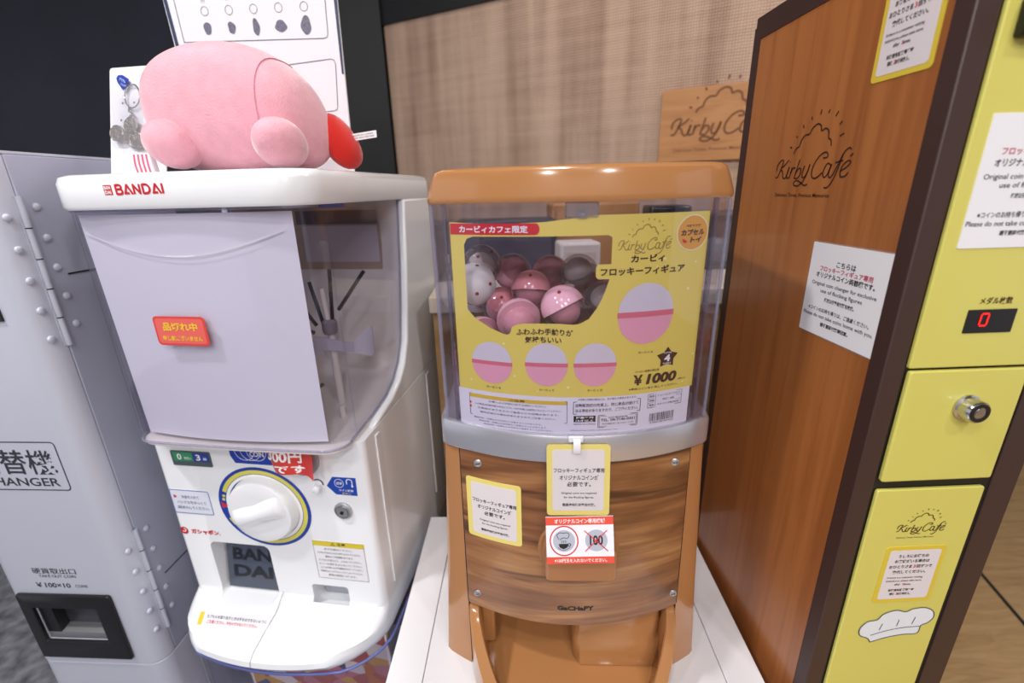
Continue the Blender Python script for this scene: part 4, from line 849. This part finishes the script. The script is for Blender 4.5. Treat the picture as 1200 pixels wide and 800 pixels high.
def promo():                               # blotchy multi-coloured print
    m = bpy.data.materials.new('promo_print'); m.use_nodes = True; nt = m.node_tree; b = nt.nodes['Principled BSDF']; b.inputs['Roughness'].default_value = .5
    tc = nt.nodes.new('ShaderNodeTexCoord'); v = nt.nodes.new('ShaderNodeTexVoronoi'); v.inputs['Scale'].default_value = 34
    sp_ = nt.nodes.new('ShaderNodeSeparateColor'); rp = nt.nodes.new('ShaderNodeValToRGB'); rp.color_ramp.interpolation = 'CONSTANT'; e = rp.color_ramp.elements
    for i, (p, c) in enumerate(((0, '#a8564e'), (.34, '#c99a4c'), (.52, '#b9737c'), (.66, '#d6cbc6'), (.78, '#4c5272'), (.88, '#b86a3c'))):
        q = e[i] if i < 2 else e.new(p); q.position = p; q.color = lin(c)
    nt.links.new(tc.outputs['Object'], v.inputs['Vector']); nt.links.new(v.outputs['Color'], sp_.inputs[0]); nt.links.new(sp_.outputs[0], rp.inputs[0]); nt.links.new(rp.outputs[0], b.inputs['Base Color']); return m
ca = MB().slab(SI, [(.02, -1.039), (.33, -1.039), (.33, -.745), (.02, -.745)], .0012).build('card', promo(), ins)
MB().frame_line(SI, .024, .326, -1.035, -.749, .004, .004, .0016).build('card_border', PAPER, ca)
frame()

# ================================================================== things on the white lid
FUR = mat('pink_plush', '#e9a9b7', .95, sheen=.8, noise=.06, nscale=60, bump=.5, bscale=420); FURR = mat('red_plush', '#d5281f', .95, sheen=.4, bump=.5, bscale=420)
LZ = .0305
tp = thing('plush_toy', 'plain pink plush toy with stubby paws lying on the white machine', 'plush toy', tuple(BA.at(.2, .13, LZ)), -10)
frame(.2, .13, LZ)
body = MB(); rings = []
XS = [.0715, .0735, .078, .087, .102, .122, .146, .172, .198, .222, .244, .262, .277, .289, .298, .304, .3075]
TP = [.1180, .1320, .1520, .1680, .1790, .1865, .1915, .1935, .1925, .1880, .1800, .1690, .1560, .1410, .1240, .1060, .0900]
BT = [.1020, .0870, .0680, .0520, .0410, .0345, .0315, .0308, .0308, .0308, .0310, .0318, .0335, .0380, .0450, .0560, .0700]
HY = [.0080, .0250, .0400, .0530, .0620, .0680, .0720, .0735, .0740, .0735, .0720, .0690, .0640, .0560, .0450, .0310, .0120]
nn_ = 40
for x, t_, b_, h_ in zip(XS, TP, BT, HY):
    ring = []
    for k_ in range(nn_):
        a_ = 2*pi*k_/nn_; cz = sin(a_); cy = cos(a_)
        ring.append((x, .122+h_*math.copysign(abs(cy)**.85, cy), (t_+b_)/2+(t_-b_)/2*math.copysign(abs(cz)**.85, cz)))
    rings.append(ring)
body.loft(rings); pbod = body.build('body', FUR, tp, smooth=80)
sb = pbod.modifiers.new('sub', 'SUBSURF'); sb.levels = 2; sb.render_levels = 2
Rz = lambda a: Matrix.Rotation(R(a), 3, 'Z'); Ry = lambda a: Matrix.Rotation(R(a), 3, 'Y'); Rx = lambda a: Matrix.Rotation(R(a), 3, 'X')
MB().ball((.1310, .060, .0665), .0330, .036, .0290, n=28, m=16, rot=Ry(32) @ Rx(-12)).build('paw', FUR, tp, smooth=80)
MB().ball((.2890, .050, .0610), .0285, .040, .0290, n=28, m=16, rot=Ry(14) @ Rx(-12)).build('paw', FUR, tp, smooth=80)
MB().ball((.3050, .170, .0730), .0230, .034, .0415, n=24, m=14, e1=.9, rot=Ry(-30)).build('foot', FURR, tp, smooth=80)
cc = Vector((.262, .122, .10)); pts = [Vector(rings[11][k_]) for k_ in range(8, 31)]; MB().tube([cc+(p-cc)*.998 for p in pts], .0007, 5).build('seam', mat('seam_pink', '#dd9dab', .95), tp)
ct = MB().loft([[(.316, .17, .0720), (.316, .17, .0815), (.316, .1708, .0815), (.316, .1708, .0720)], [(.3625, .172, .0770), (.3625, .172, .0865), (.3625, .1728, .0865), (.3625, .1728, .0770)]]).build('care_tag', PAPER, tp)
t = MB(); Sc = lambda u, v, o: (u, .17+.002*(u-.316)/.0465-o, v+(u-.316)*.107)
t.text(Sc, 'MADE IN CHINA', .342, .0785, .032, .0018, .005); t.text(Sc, '100% POLYESTER', .342, .0750, .034, .0018, .005); t.build('printed_text', DARKINK, ct)
frame()
# tall sign behind the plush
sg = thing('sign_board', 'tall white sign board with rows of key ring pictures standing behind the plush', 'sign', tuple(BA.at(.11, .30, LZ)), -10)
frame(.11, .30, LZ)
Sd = lambda u, v, o: (u, .300-o, v)
pl_ = MB().slab(Sd, [(-.030, LZ), (.2585, LZ), (.273, .52), (-.052, .52)], .003, -.003).build('panel', PAPER, sg)
for P in ([(-.0340, .18), (-.0530, .52), (-.0465, .52), (-.0275, .18)], [(.2590, .19), (.2625, .19), (.2745, .52), (.2655, .52)]): MB().flat(Sd, P, .0006).build('edge_band', mat('sign_navy', '#38425c', .4), pl_)
g = MB(); g.ribbon(Sd, [(-.0200, .2530), (-.0290, .50)], .0010, .0006, False); g.ribbon(Sd, [(-.0200, .2530), (.236, .2430), (.2415, .2445), (.2435, .250), (.2545, .45)], .0010, .0006, False)
g.ribbon(Sd, [(.150, .2080), (.243, .2130), (.2480, .2110), (.2500, .2050), (.2440, .1420), (.2420, .1370), (.236, .1355), (.150, .1330)], .0010, .0006, False)
for i in range(5): g.ring2(Sd, .0300+.0445*i, .2950-.0014*i, .0062, .0069, .0006, 24)
for i, s_ in enumerate(('A', 'B', 'C', 'D', 'E')): g.text(Sd, '⑴⑵⑶⑷⑸'[i], .0300+.0445*i, .3095, .006, .006, .01)
g.build('printed_lines', mat('sign_ink', '#4a4a58', .5), pl_)
for i, (ra, rb) in enumerate(((.0068, .0100), (.0066, .0092), (.0060, .0120), (.0105, .0080), (.0088, .0128))):
    g = MB(); random.seed(30+i); g.flat(Sd, [(.0295+.0445*i+ra*(1+.12*sin(3*q+i))*cos(q), .2700-.0016*i+rb*(1+.1*cos(2*q+i))*sin(q)) for q in [2*pi*j/22 for j in range(22)]], .0006)
    g.build('charm_picture', mat('charm_grey_ink', '#6d6b7e', .6, noise=.3, nscale=300), pl_)
frame()
# white backing card with sample charms
bc = thing('sample_card', 'white perforated card leaning at the left behind the plush', 'card', tuple(BA.at(.04, .11, LZ)), -10)
frame(.04, .11, LZ)
Sr = lambda u, v, o: (u, .105+.045*(v-.03)/.152-o, v)
pc = MB().slab(Sr, rrect(-.0255, .066, LZ, .182, .005), .0016, -.0016).build('panel', PAPER, bc)
g = MB()
for u, v in ((-.0040, .1330), (.0150, .1330), (.0180, .1560), (-.0070, .1100)): g.flat(Sr, circ(u, v, .0013, 12), .0004)
g.build('peg_holes', BLACKP, pc)
frame()
kc = thing('key_charm', 'silver key ring charm with coin discs in a clear bag hanging on the white card', 'key ring', tuple(BA.at(.02, .12, .08)), -10)
frame(.02, .12, .08)
MB().tube([Sr(.016+.0125*cos(2*pi*i/20), .141+.016*sin(2*pi*i/20), .004) for i in range(21)], .0011, 6).build('ring', CHROME, kc, smooth=60)
bt = MB().slab(lambda u, v, o: Sr(u, v, .005+o), [(-.0080, .1660), (-.0050, .1700), (.0020, .1700), (.0120, .1640), (.0085, .1560), (.0030, .1490), (-.0010, .1540), (-.0060, .1600)], .0010).build('blue_tag', BLUEINK, kc)
MB().text(lambda u, v, o: Sr(u+.3*(v-.158), v-.5*(u-.003), .006+o), 'アイテム', .0015, .1620, .010, .0036, .02).text(lambda u, v, o: Sr(u+.3*(v-.158), v-.5*(u-.003), .006+o), 'ショップ', .0045, .1570, .009, .0034, .02).build('tag_text', WHITEINK, bt)
MB().tube([Sr(.012, .126, .004), Sr(.012, .120, .005), Sr(.018, .116, .005), Sr(.010, .111, .005), Sr(.016, .106, .004)], .0022, 6).build('chain', CHROME, kc, smooth=60)
SILV = mat('charm_silver', '#a29a95', .35, .75, bump=.8, bscale=260)
for u, v in ((-.0060, .0910), (.0160, .1010), (.0150, .0860), (.0260, .0800)): MB().lathe(Sr(u, v, .004+.0014*(u*100 % 3)), Vector((0, -.96, .28)), [(.0115, 0), (.0115, .0015), (.0105, .0022), (.0098, .0016), (.0001, .0016)], 26).build('coin_disc', SILV, kc)
MB().slab(lambda u, v, o: Sr(u, v, .0095+o), rrect(-.0120, .040, .070, .150, .003), .0003).build('clear_bag', clear('bag_film', '#fafafc', gain=1.6, rough=.12, haze=.05), kc)
frame()
sw = thing('striped_packet', 'small pink and white striped packet at the left foot of the plush', 'packet', tuple(BA.at(.075, .07, LZ)), -10)
frame(.075, .07, LZ)
pk = MB().slab(lambda u, v, o: (u, .075-o, v), [(.060, LZ+.0002), (.088, LZ+.0002), (.086, .058), (.060, .060)], .010).build('packet', PAPER, sw, bevel=.002)
g = MB()
for i in range(4): g.ribbon(lambda u, v, o: (u, .065-o, v), [(.063+.0065*i, .032), (.0618+.0065*i, .045), (.0635+.0062*i, .057)], .0028, .0004)
g.build('pink_stripes', mat('stripe_pink', '#d9607f', .5), pk)
frame()

# ================================================================== COIN CHANGER (left)
CH = Fr(-.631, .617, 5)
LAV = mat('lavender_grey_enamel', '#c2c4d2', .36, .1, coat=.1); LAVD = mat('lavender_grey_steel', '#aeb1c4', .4, .1)
cc_ = thing('coin_changer', 'grey metal coin changer cabinet with hinged door beside the white machine', 'coin changer', tuple(CH.at(-.11, .15, -H)), -5)
frame(-.11, .15, -H)
X0, X1 = -.2420, 0
def cplan(x0, x1, yf, yb, z, r): return plan(x0, x1, yf, yb, z, 0, r)
MB().loft([cplan(X0, X1, .001, .30, -H, .028), cplan(X0, X1, .001, .30, -.800, .028)]).build('base', LAV, cc_, bevel=.002)
dor = MB().loft([cplan(X0, X1, 0, .0305, -.797, .028), cplan(X0, X1, 0, .0305, .058, .028)]).build('door', LAV, cc_, smooth=40)
cut(dor, MB().box(-.1930, -.0770, -.05, .022, -.741, -.664))
MB().box(X0, X1, .0322, .30, -.797, .060).build('cabinet', LAVD, cc_, bevel=.002)
MB().box(X0, X1, .012, .30, .060, .0635).build('top_plate', LAV, cc_)
SD = lambda u, v, o: (u, -o, v)
def hinge(z0, z1, n, rz):
    hg = MB().tube([(.0018, .0315, z0), (.0018, .0315, z1)], .0038, 10).build('hinge', LAV, cc_)
    MB().box(-.001, .0010, .0262, .0372, z0, z1).build('hinge_leaf', LAV, hg)
    for i in range(1, 5): MB().tube([(.0018, .0315, z0+(z1-z0)*i/5-.0008), (.0018, .0315, z0+(z1-z0)*i/5+.0008)], .0040, 10).build('knuckle_gap', BLACKP, hg)
    for i in range(n):
        for y in (.0115, .0520): MB().ball((.0005, y, z0+(z1-z0)*(i+.5)/n+(-.006 if y < .03 else .006)), .0035, .0055, .0055, n=14, m=8).build('rivet', LAV, hg, smooth=80)
hinge(-.1980, .0080, 5, 0); hinge(-.7420, -.5260, 5, 0)
MB().box(.0004, .0012, .0640, .1900, -.1010, -.0990).build('side_slot', BLACKP, cc_)
MB().box(.0002, .0010, .0580, .1900, -.6470, -.6455).build('side_slot', BLACKP, cc_)
MB().box(-.11, -.0436, -.003, .004, -.1530, -.1340).build('bill_slot', BLACKP, dor)
bz = MB().slab(SD, rrect(-.2155, -.0455, -.7810, -.6350, .005), .006).build('coin_tray', BLACKP, cc_, bevel=.0015); cut(bz, MB().slab(SD, rrect(-.1940, -.0775, -.7405, -.6640, .002), .06, -.03))
MB().box(-.1925, -.0775, .018, .0215, -.740, -.665).build('tray_back', mat('tray_steel', '#4c4c54', .3, .6), bz)
MB().loft([[(-.192, .018, -.7400), (-.078, .018, -.7400), (-.078, .001, -.7400), (-.192, .001, -.7400)], [(-.192, .018, -.722), (-.078, .018, -.722), (-.078, .001, -.726), (-.192, .001, -.726)]]).build('tray_floor', STEEL, bz)
MB().box(-.1925, -.168, .001, .018, -.726, -.666).build('tray_cheek', BLACKP, bz)
t = MB()
t.frame_line(SD, -.200, -.0425, -.4255, -.3410, .006, .0018, .0004); t.text(SD, '両替機', -.1205, -.3760, .136, .0430, .010); t.text(SD, 'CHANGER', -.1205, -.4110, .128, .0150, .012)
t.text(SD, '硬貨取出口', -.1315, -.5870, .078, .0120, .004); t.text(SD, 'TAKE OUT COIN', -.1290, -.5980, .066, .0055, .002); t.text(SD, '￥100×10', -.1430, -.6175, .062, .0105, .02); t.text(SD, 'COINS', -.0925, -.6185, .022, .0060, .002)
t.build('printed_text', mat('changer_ink', '#30303c', .5), dor)
frame()
